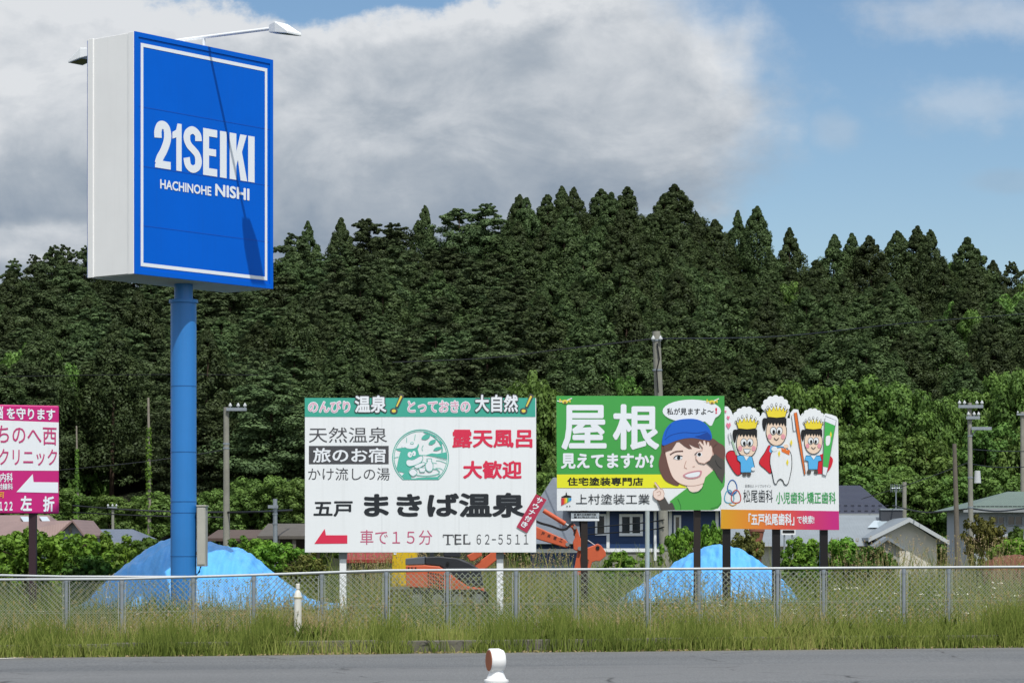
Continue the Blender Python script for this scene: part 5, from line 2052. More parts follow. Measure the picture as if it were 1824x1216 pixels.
    b.poly(mm, sh, KIDBLUE, 6)
    b.outline(mm, sh, 4, BLK, 7, False)
    b.poly(mm, [(784, 545), (828, 545), (806, 578)], SIGNWHITE, 8)
    for fx in (770, 826):
        b.oval(mm, fx, 676, 17, 18, SLEEVE, 6)
    b.poly(mm, [(648, 205), (672, 198), (692, 330), (742, 690), (732, 700), (668, 335)], ORNG, 5)
    b.outline(mm, [(648, 205), (672, 198), (692, 330), (742, 690), (732, 700), (668, 335)], 4, SLEEVE, 6, False)
    b.poly(mm, [(630, 225), (648, 215), (664, 345), (645, 350)], LETTER, 5)
    b.outline(mm, [(630, 225), (648, 215), (664, 345), (645, 350)], 4, GREYL, 6, False)
    b.poly(mm, [(895, 272), (982, 308), (922, 640), (880, 632)], TUBEG, 9)
    b.poly(mm, [(900, 228), (988, 262), (982, 306), (896, 270)], LETTER, 9)
    b.poly(mm, [(880, 634), (922, 642), (906, 705), (878, 695)], LETTER, 9)
    b.outline(mm, [(900, 228), (988, 262), (922, 640), (906, 705), (878, 695), (880, 634), (895, 272)], 4, GREYL, 10, False)
    b.poly(mm, [(906, 395), (938, 388), (940, 430), (928, 462), (906, 460)], SIGNWHITE, 10, True)
    b.poly(mm, [(944, 350), (952, 378), (944, 405), (936, 378)], CROWN, 10)
    mm.build('crowned_figure', panel)


dental_billboard()

# ------------------------------------------------------------------ pink clinic sign at the left
MAG = mat('magenta print', '#C42278', 0.4, var=0.04)
MAGT = mat('magenta lettering', '#BE3C74', 0.42)
AMBER = mat('amber print', '#F0B030', 0.45)


def pink_sign():
    b = Board((X_at(105, 62), 62.0, 0), (0.93, 0.37, 0), (0, 680, 4.0536))
    z1 = b.at(430, 172).z
    z0 = b.at(430, 950).z
    rt = b.at(427, 500)
    U = b.U
    N = b.N
    W = 2.35
    lf = rt - U * W
    root = thing('pink_sign', 'pink and white clinic sign box with white arrow on a dark post', 'sign', (b.at(245, 960).x, b.at(245, 960).y + .1, 0.1))
    R = Matrix((U, N, Vector((0, 0, 1)))).transposed()
    p = MB()
    c = (rt + lf) / 2
    p.box(Vector((c.x, c.y, (z0 + z1) / 2)) - N * 0.151, (W, 0.3, z1 - z0), MAG, R)
    box = p.build('sign_box', root, bevel=0.03)
    m = MB()
    b.poly(m, [(-120, 272), (424, 292), (424, 640), (-120, 638)], SIGNWHITE, 1)
    m.build('white_band', box)
    for s, bx, mt, bd in (('を守ります', ((48, 268), (398, 278), (48, 182)), LETTER, 0.03), ('脳', ((-38, 268), (22, 268), (-38, 175)), LETTER, 0.03),
                          ('ちのへ西', ((-20, 442), (408, 458), (-20, 312)), MAGT, 0.008), ('クリニック', ((-8, 602), (412, 604), (-8, 482)), MAGT, 0.008),
                          ('内科', ((2, 722), (92, 722), (2, 655)), LETTER, 0.025), ('放射線科', ((-60, 778), (92, 778), (-60, 730)), LETTER, 0.02),
                          ('可', ((-4, 838), (30, 838), (-4, 795)), AMBER, 0.02), ('４１２２', ((-42, 928), (90, 928), (-42, 862)), LETTER, 0.04),
                          ('左', ((147, 930), (230, 930), (147, 820)), LETTER, 0.04), ('折', ((310, 936), (392, 936), (310, 824)), LETTER, 0.04)):
        mm = MB()
        b.text(mm, s, bx, mt, 3, bd)
        mm.build('lettering', box)
    m = MB()
    b.poly(m, [(118, 794), (236, 664), (242, 722), (420, 724), (420, 800)], LETTER, 2)
    m.build('arrow', box)
    q = MB()
    pc = b.at(247, 960) - N * 0.15
    w = 0.085
    q.bbox(pc.x - w, pc.x + w, pc.y - w, pc.y + w, 0.0, z0 + .02, mat('maroon post', '#35222A', 0.5))
    q.build('post', root, bevel=0.008)


pink_sign()

# ------------------------------------------------------------------ tarp mounds
TARP = mat('blue tarpaulin', '#58A9EC', 0.42, var=0.16, vscale=2.0, spec=0.35, bump=0.7, bscale=7, stretch=(2.6, 1.2, 0.5))
ROPE = mat('pale rope', '#BFC6C8', 0.8)


def mound(name_label, prof, Y, depth, seed, cat, material, name='tarp_mound', rope=True, tail=None):
    """heap under a sheet: its skyline is prof (photo px), its plan an oval"""
    rng = np.random.default_rng(seed)
    x0, x1 = X_at(prof[0][0], Y), X_at(prof[-1][0], Y)
    cx = (x0 + x1) / 2
    gz = road_z(cx) + 0.14
    root = thing(name, name_label, cat, (cx, Y, gz))
    nx, ny = 170, 100
    vs = np.zeros(((nx + 1) * (ny + 1), 3))
    ph = rng.uniform(0, 6.28, 12)
    for i in range(nx + 1):
        x = x0 + (x1 - x0) * i / nx
        px = CX + x * F / Y
        Hx = max(Z_at(poly_interp(px, prof), Y) - gz, 0.0)
        w = depth * (0.25 + 0.75 * math.sqrt(max(Hx, 0) / 1.7 + 0.02))
        for j in range(ny + 1):
            v = -1 + 2 * j / ny
            s = max(0.0, 1 - abs(v) ** 2.1)
            wr = 0.035 * math.sin(9.0 * x + 2.2 * math.sin(3 * v + ph[0]) + ph[1]) + 0.022 * math.sin(21 * x + 5 * v + ph[2]) + 0.02 * math.sin(33 * x - 9 * v + ph[3])
            wr += 0.03 * math.sin(5 * v * 2 + x * 2.1 + ph[4])
            th = math.atan2(v, (x - cx) / (x1 - x0) * 2)
            wr -= 0.11 * abs(math.sin(7 * th + 1.3 * math.sin(2.1 * x + ph[6]) + ph[7])) ** 0.6 * abs(v) ** 0.5
            wr += 0.05 * abs(math.sin(3.1 * x + 4.0 * v + 1.5 * math.sin(4 * x) + ph[9])) ** 0.5 * abs(v) + 0.03 * abs(math.sin(6.3 * x - 5.0 * v + ph[10])) ** 0.5
            wr += 0.028 * math.sin(17 * x + 11 * v + 2 * math.sin(5 * x - 4 * v)) * math.sin(8 * v + 3 * x + ph[8])
            z = gz + Hx * s ** 0.8 + wr * min(1, Hx * 1.2) * (0.35 + 0.65 * abs(v))
            vs[i * (ny + 1) + j] = (x, Y + v * w + 0.03 * math.sin(7 * x + ph[5]), z - (0.06 if s == 0 else 0))
    q = [(i * (ny + 1) + j, (i + 1) * (ny + 1) + j, (i + 1) * (ny + 1) + j + 1, i * (ny + 1) + j + 1) for i in range(nx) for j in range(ny)]
    me = np_mesh('cover', vs - np.array([cx, Y, gz]), q, material, None, True)
    link('cover' if rope else 'soil', me, root)
    if rope:
        r = MB()
        i0 = int(nx * 0.16)
        line = [Vector(vs[i0 * (ny + 1) + j]) + Vector((0, 0, .015)) for j in range(0, ny + 1, 2)]
        r.tube(line, 0.018, ROPE, 5)
        r.build('rope', root)
    return root


mound('big heap under a light blue tarpaulin behind the blue pole', [(128, 1084), (160, 1068), (200, 1026), (250, 986), (285, 966), (305, 958), (335, 957), (385, 968), (432, 979), (452, 990), (480, 1016), (520, 1044), (548, 1064), (575, 1072), (606, 1074), (620, 1084)],
      62, 2.5, 3, 'tarp mound', TARP)
mound('smaller heap under a light blue tarpaulin behind the black posts', [(1096, 1074), (1118, 1056), (1160, 1030), (1200, 1004), (1235, 984), (1262, 973), (1290, 970), (1318, 978), (1348, 996), (1378, 1018), (1405, 1044), (1422, 1072)],
      63, 2.2, 4, 'tarp mound', TARP)
mound('rust red heap at the right edge under the yellow green shrub', [(1745, 1012), (1758, 999), (1775, 991), (1800, 988), (1840, 989), (1880, 1000), (1900, 1010)],
      76, 1.2, 5, 'heap', mat('rust red soil', '#6C4436', 0.9, var=0.3, vscale=5, bump=.6, bscale=14), 'soil_heap', False)

# ------------------------------------------------------------------ orange mini excavator
ORANGE = mat('faded orange paint', '#C8603F', 0.45, var=0.14, vscale=2.5, streak=0.25)
COWL = mat('charcoal plastic cowl', '#2E3136', 0.45, var=0.1)
GREYM = mat('grey casting', '#7E8284', 0.6, var=0.15)
RUBBER = mat('black track rubber', '#17171A', 0.8)


def excavator():
    Y = 60.0
    b = Board((0, Y, 0), (1, 0, 0), (600, 920, 6.08))
    gx = X_at(790, Y)
    gz = road_z(gx) + .16
    root = thing('mini_excavator', 'orange mini excavator with charcoal cowl parked behind the white billboard', 'excavator', (gx, Y + .7, gz))

    def plate(name, pts, material, y0, y1, par=root, bv=0.02, bd=b):
        m = MB()
        m.prism([bd.at(x, y) + Vector((0, y0, 0)) for x, y in pts], (0, y1 - y0, 0), material)
        return m.build(name, par, bevel=bv)
    body = plate('engine_cover', [(745, 528), (950, 522), (1110, 536), (1190, 590), (1300, 670), (1420, 752), (1590, 772), (1600, 832), (1190, 822), (1050, 772), (750, 762)], ORANGE, 0.0, 1.4)
    plate('cowl', [(955, 436), (1100, 428), (1300, 448), (1430, 498), (1550, 568), (1582, 748), (1420, 745), (1305, 664), (1195, 582), (1112, 528), (955, 517)], COWL, 0.06, 1.34)
    plate('tail_light_panel', [(742, 450), (950, 430), (950, 517), (742, 524)], mat('smoked grey panel', '#5C626A', 0.3), 0.03, 1.37)
    plate('counterweight', [(755, 772), (1050, 778), (1190, 832), (1000, 850), (800, 842)], GREYM, 0.1, 1.3)
    g = MB()
    for i in range(7):
        for k in range(5):
            x, y = 985 + i * 27, 596 + k * 34 + i * 5
            if y < 770 + i * 3:
                g.bbox(b.at(x, y).x, b.at(x + 15, y).x, Y - .006, Y - .001, b.at(x, y + 20).z, b.at(x, y).z, RUBBER)
    for x in (770, 805, 845):
        g.bbox(b.at(x, 0).x, b.at(x + 16, 0).x, Y - .006, Y - .001, b.at(0, 576).z, b.at(0, 545).z, RUBBER)
    g.build('vent_grille', body)
    lk = MB()
    c = b.at(1200, 500)
    lk.tube([c + Vector((0, 0.02, 0)), c + Vector((0, .07, 0))], 0.035, RUBBER, 10)
    lk.build('cowl_lock', root)
    # seat and canopy posts mostly hidden by the billboard
    plate('seat', [(1150, 300), (1330, 300), (1330, 440), (1150, 430)], COWL, 0.4, 1.0)
    for y0 in (0.1, 1.25):
        plate('canopy_post', [(1000, -120), (1030, -120), (1030, 430), (1000, 430)], COWL, y0, y0 + .05, bv=0)
    # undercarriage
    for y0 in (-0.05, 1.1):
        t = MB()
        pts = []
        xa, xb = b.at(760, 0).x, b.at(1640, 0).x
        zc, r = gz + 0.24, 0.23
        for i in range(13):
            a = math.pi / 2 + math.pi * i / 12
            pts.append(Vector((xa + r + r * math.cos(a), Y + y0, zc + r * math.sin(a))))
        for i in range(13):
            a = -math.pi / 2 + math.pi * i / 12
            pts.append(Vector((xb - r + r * math.cos(a), Y + y0, zc + r * math.sin(a))))
        t.prism(pts, (0, 0.32, 0), RUBBER)
        tr = t.build('track', root, bevel=0.02)
        for i in range(4):
            w = MB()
            xw = xa + r + (xb - xa - 2 * r) * i / 3
            w.tube([(xw, Y + y0 - .01, zc), (xw, Y + y0 + .05, zc)], 0.13, GREYM, 16)
            w.build('roller', tr, True)
    s = MB()
    s.tube([(gx - .1, Y + .7, gz + .45), (gx - .1, Y + .7, b.at(0, 835).z)], 0.42, RUBBER, 20)
    s.build('slew_ring', root)
    # boom over the top, cylinder, arm and bucket to the right
    bm = plate('boom', [(1455, 548), (1700, 362), (1860, 110), (2010, 60), (2150, 95), (2480, 245), (2530, 300), (2500, 340), (2120, 226), (2020, 200), (1900, 330), (1620, 560), (1540, 592)], ORANGE, 0.55, 0.85)
    plate('boom_foot', [(1400, 420), (1550, 350), (1570, 420), (1480, 480), (1440, 480)], ORANGE, 0.45, 0.95)
    e = Board((0, Y + .55, 0), (1, 0, 0), (930, 890, 8.106))
    mm = MB()
    ex, ey = np.array([300.0, 108.0]), np.array([15.0, -46.0])
    for i, ch in enumerate('戸来重工'):
        o = np.array([272.0, 500.0]) + ex * (i * 0.29)
        e.text(mm, ch, (tuple(o), tuple(o + ex * 0.15), tuple(o + ey)), INK, 2, 0.01)
    mm.build('lettering', bm)
    cy = MB()
    A, B_ = e.at(310, 150) + Vector((0, .15, 0)), e.at(700, 390) + Vector((0, .15, 0))
    cy.tube([A, A.lerp(B_, 0.8)], 0.055, ORANGE, 14)
    cy.tube([A.lerp(B_, 0.8), B_], 0.03, GALVB, 10)
    cy.build('arm_cylinder', root, True)
    arm = [(690, 375), (740, 345), (780, 370), (825, 500), (862, 600), (860, 760), (745, 718), (735, 610), (765, 540), (735, 430)]
    m = MB()
    m.prism([e.at(x, y) + Vector((0, .05, 0)) for x, y in arm], (0, .22, 0), ORANGE)
    m.build('arm', root, bevel=0.015)
    m = MB()
    m.prism([e.at(x, y) + Vector((0, .08, 0)) for x, y in [(800, 740), (870, 760), (860, 900), (850, 1080), (735, 1085), (780, 860)]], (0, .16, 0), ORANGE)
    m.build('arm', root, bevel=0.01)
    m = MB()
    bk = [(860, 720), (1040, 655), (1090, 630), (1140, 655), (1205, 745), (1210, 810), (1120, 885), (1060, 880), (1010, 900), (985, 985), (940, 990), (960, 870), (870, 840)]
    m.prism([e.at(x, y) + Vector((0, -.05, 0)) for x, y in bk], (0, .5, 0), ORANGE)
    bkt = m.build('bucket', root, bevel=0.015)
    m = MB()
    c = e.at(1090, 690) + Vector((0, -.07, 0))
    m.tube([c, c + Vector((0, .04, 0))], 0.045, RUBBER, 12)
    m.build('pin', bkt)
    for dz, dy in ((0.07, .1), (0.10, .2)):
        hs = MB()
        ln = [e.at(x, y) + Vector((0, dy - .1, dz)) for x, y in ((150, 330), (260, 385), (420, 430), (560, 480), (640, 470), (690, 420), (735, 400), (760, 470), (750, 560))]
        ln = [Vector(p) for p in smoothline([tuple(v) for v in ln], False, 5)]
        hs.tube(ln, 0.016, RUBBER, 6)
        hs.build('hose', root, True)
    for hx, hy in ((655, 640), (765, 395), (830, 700)):
        pn = MB()
        c = e.at(hx, hy)
        pn.tube([c + Vector((0, -.02, 0)), c + Vector((0, .32, 0))], 0.045, GREYM, 12)
        pn.build('pin', root, True)
    rod = MB()
    rod.tube([e.at(950, 580) + Vector((0, .1, 0)), e.at(1050, 650) + Vector((0, .1, 0))], 0.012, GALVB, 8)
    rod.build('bucket_rod', root)


excavator()


def yellow_carrier():
    Y = 64.5
    gx = X_at(716, Y)
    gz = road_z(gx) + .16
    YP = mat('yellow machine paint', '#D6B21E', 0.45, var=0.1)
    root = thing('track_carrier', 'yellow machine standing behind the tail of the orange excavator', 'carrier', (gx, Y + .5, gz))
    x0, x1 = X_at(697, Y), X_at(734, Y)
    zt = Z_at(962, Y)
    m = MB()
    m.prism([(x0, Y, gz + .45), (x0 + .03, Y, zt - .1), (x0 + .1, Y, zt), (x1 + .1, Y, zt), (x1 + .15, Y, gz + .45)], (0, .9, 0), YP)
    body = m.build('body', root, bevel=0.03)
    d = MB()
    d.bbox(x0 + .12, x1 - .02, Y - .012, Y - .002, gz + .5, zt - .15, YP)
    d.build('door', body, bevel=0.006)
    s = MB()
    s.bbox(x0 + .06, x0 + .3, Y - .011, Y - .003, Z_at(987, Y), Z_at(981, Y), LETTER)
    s.build('sticker', body)
    t = MB()
    t.bbox(x0 - .1, x1 + .8, Y - .05, Y + .3, gz, gz + .4, RUBBER)
    t.build('track', root, bevel=0.1)
    t = MB()
    t.bbox(x0 - .1, x1 + .8, Y + .62, Y + .95, gz, gz + .4, RUBBER)
    t.build('track', root, bevel=0.1)
    f = MB()
    f.bbox(x0 - .15, x1 + .1, Y - .1, Y - .055, gz + .41, gz + .47, GREYM)
    f.build('step', root)


yellow_carrier()

# ------------------------------------------------------------------ houses


def tiles(name, color, scale=6.0, axis=2, rough=0.6, depth=0.35):
    """roofing laid in courses: fine lines across the slope, worn colour"""
    if name in _mats:
        return _mats[name]
    m = mat(name, color, rough, var=0.12, vscale=1.5)
    t = m.node_tree
    b = t.nodes['Principled BSDF']
    tc = t.nodes.new('ShaderNodeTexCoord')
    w = t.nodes.new('ShaderNodeTexWave')
    w.bands_direction = 'XYZ'[axis]
    w.inputs['Scale'].default_value = scale
    w.inputs['Distortion'].default_value = 0.4
    t.links.new(tc.outputs['Object'], w.inputs['Vector'])
    bp = t.nodes.new('ShaderNodeBump')
    bp.inputs['Strength'].default_value = depth
    bp.inputs['Distance'].default_value = 0.05
    t.links.new(w.outputs['Fac'], bp.inputs['Height'])
    t.links.new(bp.outputs[0], b.inputs['Normal'])
    return m


def window(par, Y, px0, px1, py0, py1, name='window', mullion=True, frame=None, fw=0.09, glass=GLASS):
    fr = frame or WHITE
    x0, x1, z0, z1 = X_at(px0, Y), X_at(px1, Y), Z_at(py1, Y), Z_at(py0, Y)
    f = MB()
    y0, y1 = Y - 0.06, Y - 0.003
    f.bbox(x0, x1, y0, y1, z1 - fw, z1, fr)
    f.bbox(x0, x1, y0, y1, z0, z0 + fw, fr)
    f.bbox(x0, x0 + fw, y0, y1, z0 + fw, z1 - fw, fr)
    f.bbox(x1 - fw, x1, y0, y1, z0 + fw, z1 - fw, fr)
    if mullion:
        xm = (x0 + x1) / 2
        f.bbox(xm - fw / 2, xm + fw / 2, y0 + .004, y1, z0 + fw, z1 - fw, fr)
    w = f.build(name, par)
    g = MB()
    g.bbox(x0 + fw, x1 - fw, Y - .02, Y - .004, z0 + fw, z1 - fw, glass)
    g.build('pane', w)
    return w


NAVY = mat('navy siding', '#1F3C68', 0.5, var=0.1, vscale=1.5, streak=.1)


def navy_house():
    Y = 86.0
    zg = 0.2
    root = thing('navy_house', 'navy blue house with white trim and slate grey roof', 'house', (X_at(1150, Y), Y + 4, zg))
    x0, x1 = X_at(1036, Y), X_at(1287, Y)
    zb = Z_at(976, Y)
    ze = Z_at(902, Y)
    w = MB()
    w.bbox(x0, x1, Y, Y + 8, zb, ze, NAVY)
    # siding courses
    z = zb + .18
    while z < ze:
        w.bbox(x0, x1, Y - .008, Y - .001, z, z + .012, NAVY)
        z += .18
    wall = w.build('wall', root)
    t = MB()
    t.bbox(x0 - .03, x1 + .03, Y - .03, Y - .009, zb - .12, zb - .002, WHITE)
    for px in (1083, 1194, 1277):
        xx = X_at(px, Y)
        t.bbox(xx - .05, xx + .05, Y - .035, Y - .0095, zb, ze, WHITE)
    t.build('trim', wall)
    f = MB()
    f.bbox(x0, x1, Y + .02, Y + 7.9, zg - .4, zb - .121, CONC)
    f.build('foundation', root)
    window(wall, Y - .01, 1103, 1145, 915, 954)
    window(wall, Y - .01, 1060, 1080, 915, 953, fw=.07, mullion=False)
    window(wall, Y - .01, 1200, 1213, 917, 953, fw=.06, mullion=False)
    dp = MB()
    xx = X_at(1166.5, Y)
    dp.tube([(xx, Y - .12, zb - .4), (xx, Y - .12, ze)], 0.05, WHITE, 10)
    dp.build('downpipe', wall, True)
    # roofs: main gable behind the billboards and the low wing on the left
    R = tiles('slate grey roof', '#6C747E', 7.0, 2)
    r = MB()
    zr = Z_at(845, Y + 4)
    r.add([(x0 - .5, Y - .6, ze), (x1 + .5, Y - .6, ze), (x1 + .5, Y + 4, zr), (x0 - .5, Y + 4, zr), (x0 - .5, Y + 8.6, ze), (x1 + .5, Y + 8.6, ze)],
          [(0, 1, 2, 3), (3, 2, 5, 4), (0, 3, 4), (1, 5, 2), (0, 4, 5, 1)], R)
    rf = r.build('roof', root)
    fa = MB()
    fa.bbox(x0 - .5, x1 + .5, Y - .62, Y - .601, ze - .14, ze + .05, WHITE)
    fa.build('fascia', rf)
    Yw = Y - 1.6
    xa, xb = X_at(930, Yw), X_at(1034, Yw)
    zw = Z_at(968, Yw)
    zt = Z_at(850, Yw + 5)
    wi = MB()
    wi.add([(xa, Yw, zw), (xb, Yw, zw), (xb, Yw + 5, zt), (X_at(985, Yw + 5), Yw + 5, zt), (xa, Yw + 2.5, zw + .6), (xa, Yw + 5, zw), (xb, Yw + 5, zw)],
           [(0, 1, 2, 3, 4), (4, 3, 5), (0, 4, 5), (1, 6, 2), (0, 5, 6, 1), (3, 2, 6, 5)], R)
    wi.build('wing_roof', root)
    ww = MB()
    ww.bbox(xa + .3, xb - .1, Yw + .4, Yw + 4.5, zg - .4, zw - .02, NAVY)
    ww.bbox(xa + .25, xb - .05, Yw + .37, Yw + .399, Z_at(984, Yw), Z_at(977, Yw), WHITE)
    ww.build('wing_wall', root)


navy_house()


def grey_gable_house():
    Y = 95.0
    zg = 0.2
    root = thing('grey_house', 'pale house with light grey metal roof and cream front gable', 'house', (X_at(1600, Y), Y + 3, zg))
    R = tiles('light grey metal roof', '#7E878D', 3.0, 0, 0.45, 0.08)
    CREAM = mat('cream render', '#DDDACF', 0.8, var=0.06, streak=.1)
    xa, xb = X_at(1300, Y), X_at(1612, Y)
    zE, zR = Z_at(972, Y), Z_at(917, Y + 4)
    r = MB()
    r.add([(xa - .3, Y - .3, zE), (xb, Y - .3, zE), (xb + .4, Y + 4, zR), (xa - .3, Y + 4, zR), (xa - .3, Y + 8.3, zE), (xb, Y + 8.3, zE)], [(0, 1, 2, 3), (3, 2, 5, 4), (0, 3, 4), (0, 4, 5, 1), (1, 5, 2)], R)
    roof = r.build('roof', root)
    w = MB()
    w.bbox(xa, xb - .2, Y + .2, Y + 8, zg - .4, zE - .02, CREAM)
    w.build('wall', root)
    # gable end facing the road
    Yg = Y - 1.2
    ax, az = X_at(1620, Yg), Z_at(921, Yg)
    lx, lz = X_at(1548, Yg), Z_at(957, Yg)
    rx, rz = X_at(1690, Yg), Z_at(962, Yg)
    g = MB()
    D = 6.0
    g.prism([(lx + .35, Yg + .5, zg - .4), (rx - .35, Yg + .5, zg - .4), (rx - .35, Yg + .5, rz + .02), (ax, Yg + .5, az - .12), (lx + .35, Yg + .5, lz + .02)], (0, D, 0), CREAM)
    g.build('gable_wall', root)
    gr = MB()
    t = 0.12
    gr.prism([(lx, Yg, lz), (ax, Yg, az), (ax, Yg, az - t), (lx, Yg, lz - t)], (0, D + .5, 0), R)
    gr.prism([(rx, Yg, rz), (rx, Yg, rz - t), (ax + .001, Yg, az - t), (ax + .001, Yg, az)], (0, D + .5, 0), R)
    rr = gr.build('gable_roof', root)
    bb = MB()
    for (p, q) in (((lx - .02, lz), (ax, az)), ((ax, az), (rx + .02, rz))):
        bb.prism([(p[0], Yg - .03, p[1] - .16), (q[0], Yg - .03, q[1] - .16), (q[0], Yg - .03, q[1] - .01), (p[0], Yg - .03, p[1] - .01)], (0, .028, 0), mat('grey barge board', '#B4BABC', .6))
    bb.build('barge_board', rr)
    # porch gable
    Yp = Yg - 1.2
    a2, z2 = X_at(1581, Yp), Z_at(955, Yp)
    l2, l2z = X_at(1556, Yp), Z_at(972, Yp)
    r2, r2z = X_at(1614, Yp), Z_at(975, Yp)
    pg = MB()
    pg.prism([(l2, Yp, l2z), (a2, Yp, z2), (a2, Yp, z2 - t), (l2, Yp, l2z - t)], (0, 1.4, 0), R)
    pg.prism([(r2, Yp, r2z), (r2, Yp, r2z - t), (a2 + .001, Yp, z2 - t), (a2 + .001, Yp, z2)], (0, 1.4, 0), R)
    pg.build('porch_roof', root)
    pw = MB()
    pw.prism([(l2 + .2, Yp + .2, zg - .4), (r2 - .2, Yp + .2, zg - .4), (r2 - .2, Yp + .2, r2z), (a2, Yp + .2, z2 - .1), (l2 + .2, Yp + .2, l2z)], (0, 1.1, 0), mat('grey render', '#9C9D98', .8, var=.06))
    pw.build('porch_wall', root)
    # skylight and vent box on the roof
    c = MB()
    p = P(1586, 914, Y + 3.2)
    c.bbox(p.x - .38, p.x + .4, p.y - .3, p.y + .3, p.z - .3, p.z + .12, mat('dark roof box', '#3C4046', .6))
    c.bbox(p.x - .42, p.x + .44, p.y - .34, p.y + .34, p.z + .121, p.z + .18, GALV)
    c.build('chimney', roof)
    sk = MB()
    u = (zR - zE) / 4.3
    for (pa, pb, ya, yb) in ((1545, 1590, 2.0, 3.0),):
        sk.add([(X_at(pa, Y + ya), Y + ya, zE + u * (ya + .3) + .06), (X_at(pb - 10, Y + ya), Y + ya, zE + u * (ya + .3) + .06), (X_at(pb, Y + yb), Y + yb, zE + u * (yb + .3) + .06), (X_at(pa + 12, Y + yb), Y + yb, zE + u * (yb + .3) + .06)], [(0, 1, 2, 3)], mat('skylight glass', '#A9B9C2', .1, spec=.7))
    sk.build('skylight', roof)


grey_gable_house()


def hip_house(name, label, Y, wall_px, eave_px, py_eave, py_ridge, ridge_px, roof_m, wall_m, depth=8.0, base=None, windows=(), extra=None):
    zg = 0.2
    x0, x1 = X_at(eave_px[0], Y), X_at(eave_px[1], Y)
    root = thing(name, label, 'house', ((x0 + x1) / 2, Y + depth / 2, zg))
    zE = Z_at(py_eave, Y)
    Yr = Y + depth / 2
    zR = Z_at(py_ridge, Yr)
    ra, rb = X_at(ridge_px[0], Yr), X_at(ridge_px[1], Yr)
    r = MB()
    r.add([(x0, Y, zE), (x1, Y, zE), (x1, Y + depth, zE), (x0, Y + depth, zE), (ra, Yr, zR), (rb, Yr, zR)], [(0, 1, 5, 4), (2, 3, 4, 5), (1, 2, 5), (3, 0, 4), (0, 3, 2, 1)], roof_m)
    roof = r.build('roof', root)
    e = MB()
    e.bbox(x0, x1, Y - .02, Y - .001, zE - .14, zE + .03, mat('grey eave board', '#8E9496', .6))
    e.build('eave', roof)
    w = MB()
    a, b_ = X_at(wall_px[0], Y + .5), X_at(wall_px[1], Y + .5)
    w.bbox(a, b_, Y + .5, Y + depth - .5, zg - .4, zE - .005, wall_m)
    wall = w.build('wall', root)
    for (p0, p1, q0, q1) in windows:
        window(wall, Y + .495, p0, p1, q0, q1, fw=.06, frame=mat('aluminium frame', '#6F777C', .4, metal=.4))
    if extra:
        extra(root, roof, Y, zE, zR, Yr)
    return root


def snow_guards(n, px0, px1, rows):
    def f(root, roof, Y, zE, zR, Yr):
        for fr in rows:
            y = Y + (Yr - Y) * fr
            z = zE + (zR - zE) * fr
            for i in range(n):
                s = MB()
                x = X_at(px0 + (px1 - px0) * i / (n - 1), y)
                s.bbox(x - .08, x + .08, y - .03, y + .03, z - .01, z + .035, mat('dark snow guard', '#23272C', .6))
                s.build('snow_guard', roof)
    return f


hip_house('green_roofed_house', 'pale grey house with green hipped roof at the right edge', 112, (1735, 1900), (1716, 1930), 906, 875, (1795, 1890), tiles('sage green roof', '#5E6F65', 4.0, 0, .5, .25),
          mat('pale blue render', '#A3ABB2', .8, var=.05), 8, windows=((1765, 1790, 918, 934), (1793, 1822, 917, 936)), extra=snow_guards(14, 1735, 1840, (0.12,)))
hip_house('dark_roofed_house', 'house with dark navy tiled roof behind the dental billboard', 128, (1330, 1575), (1310, 1592), 915, 864, (1380, 1532), tiles('dark navy tiles', '#20263A', 5.0, 2, .4, .5),
          mat('beige render', '#A89F92', .8), 10, extra=snow_guards(14, 1420, 1580, (0.1, 0.28)))


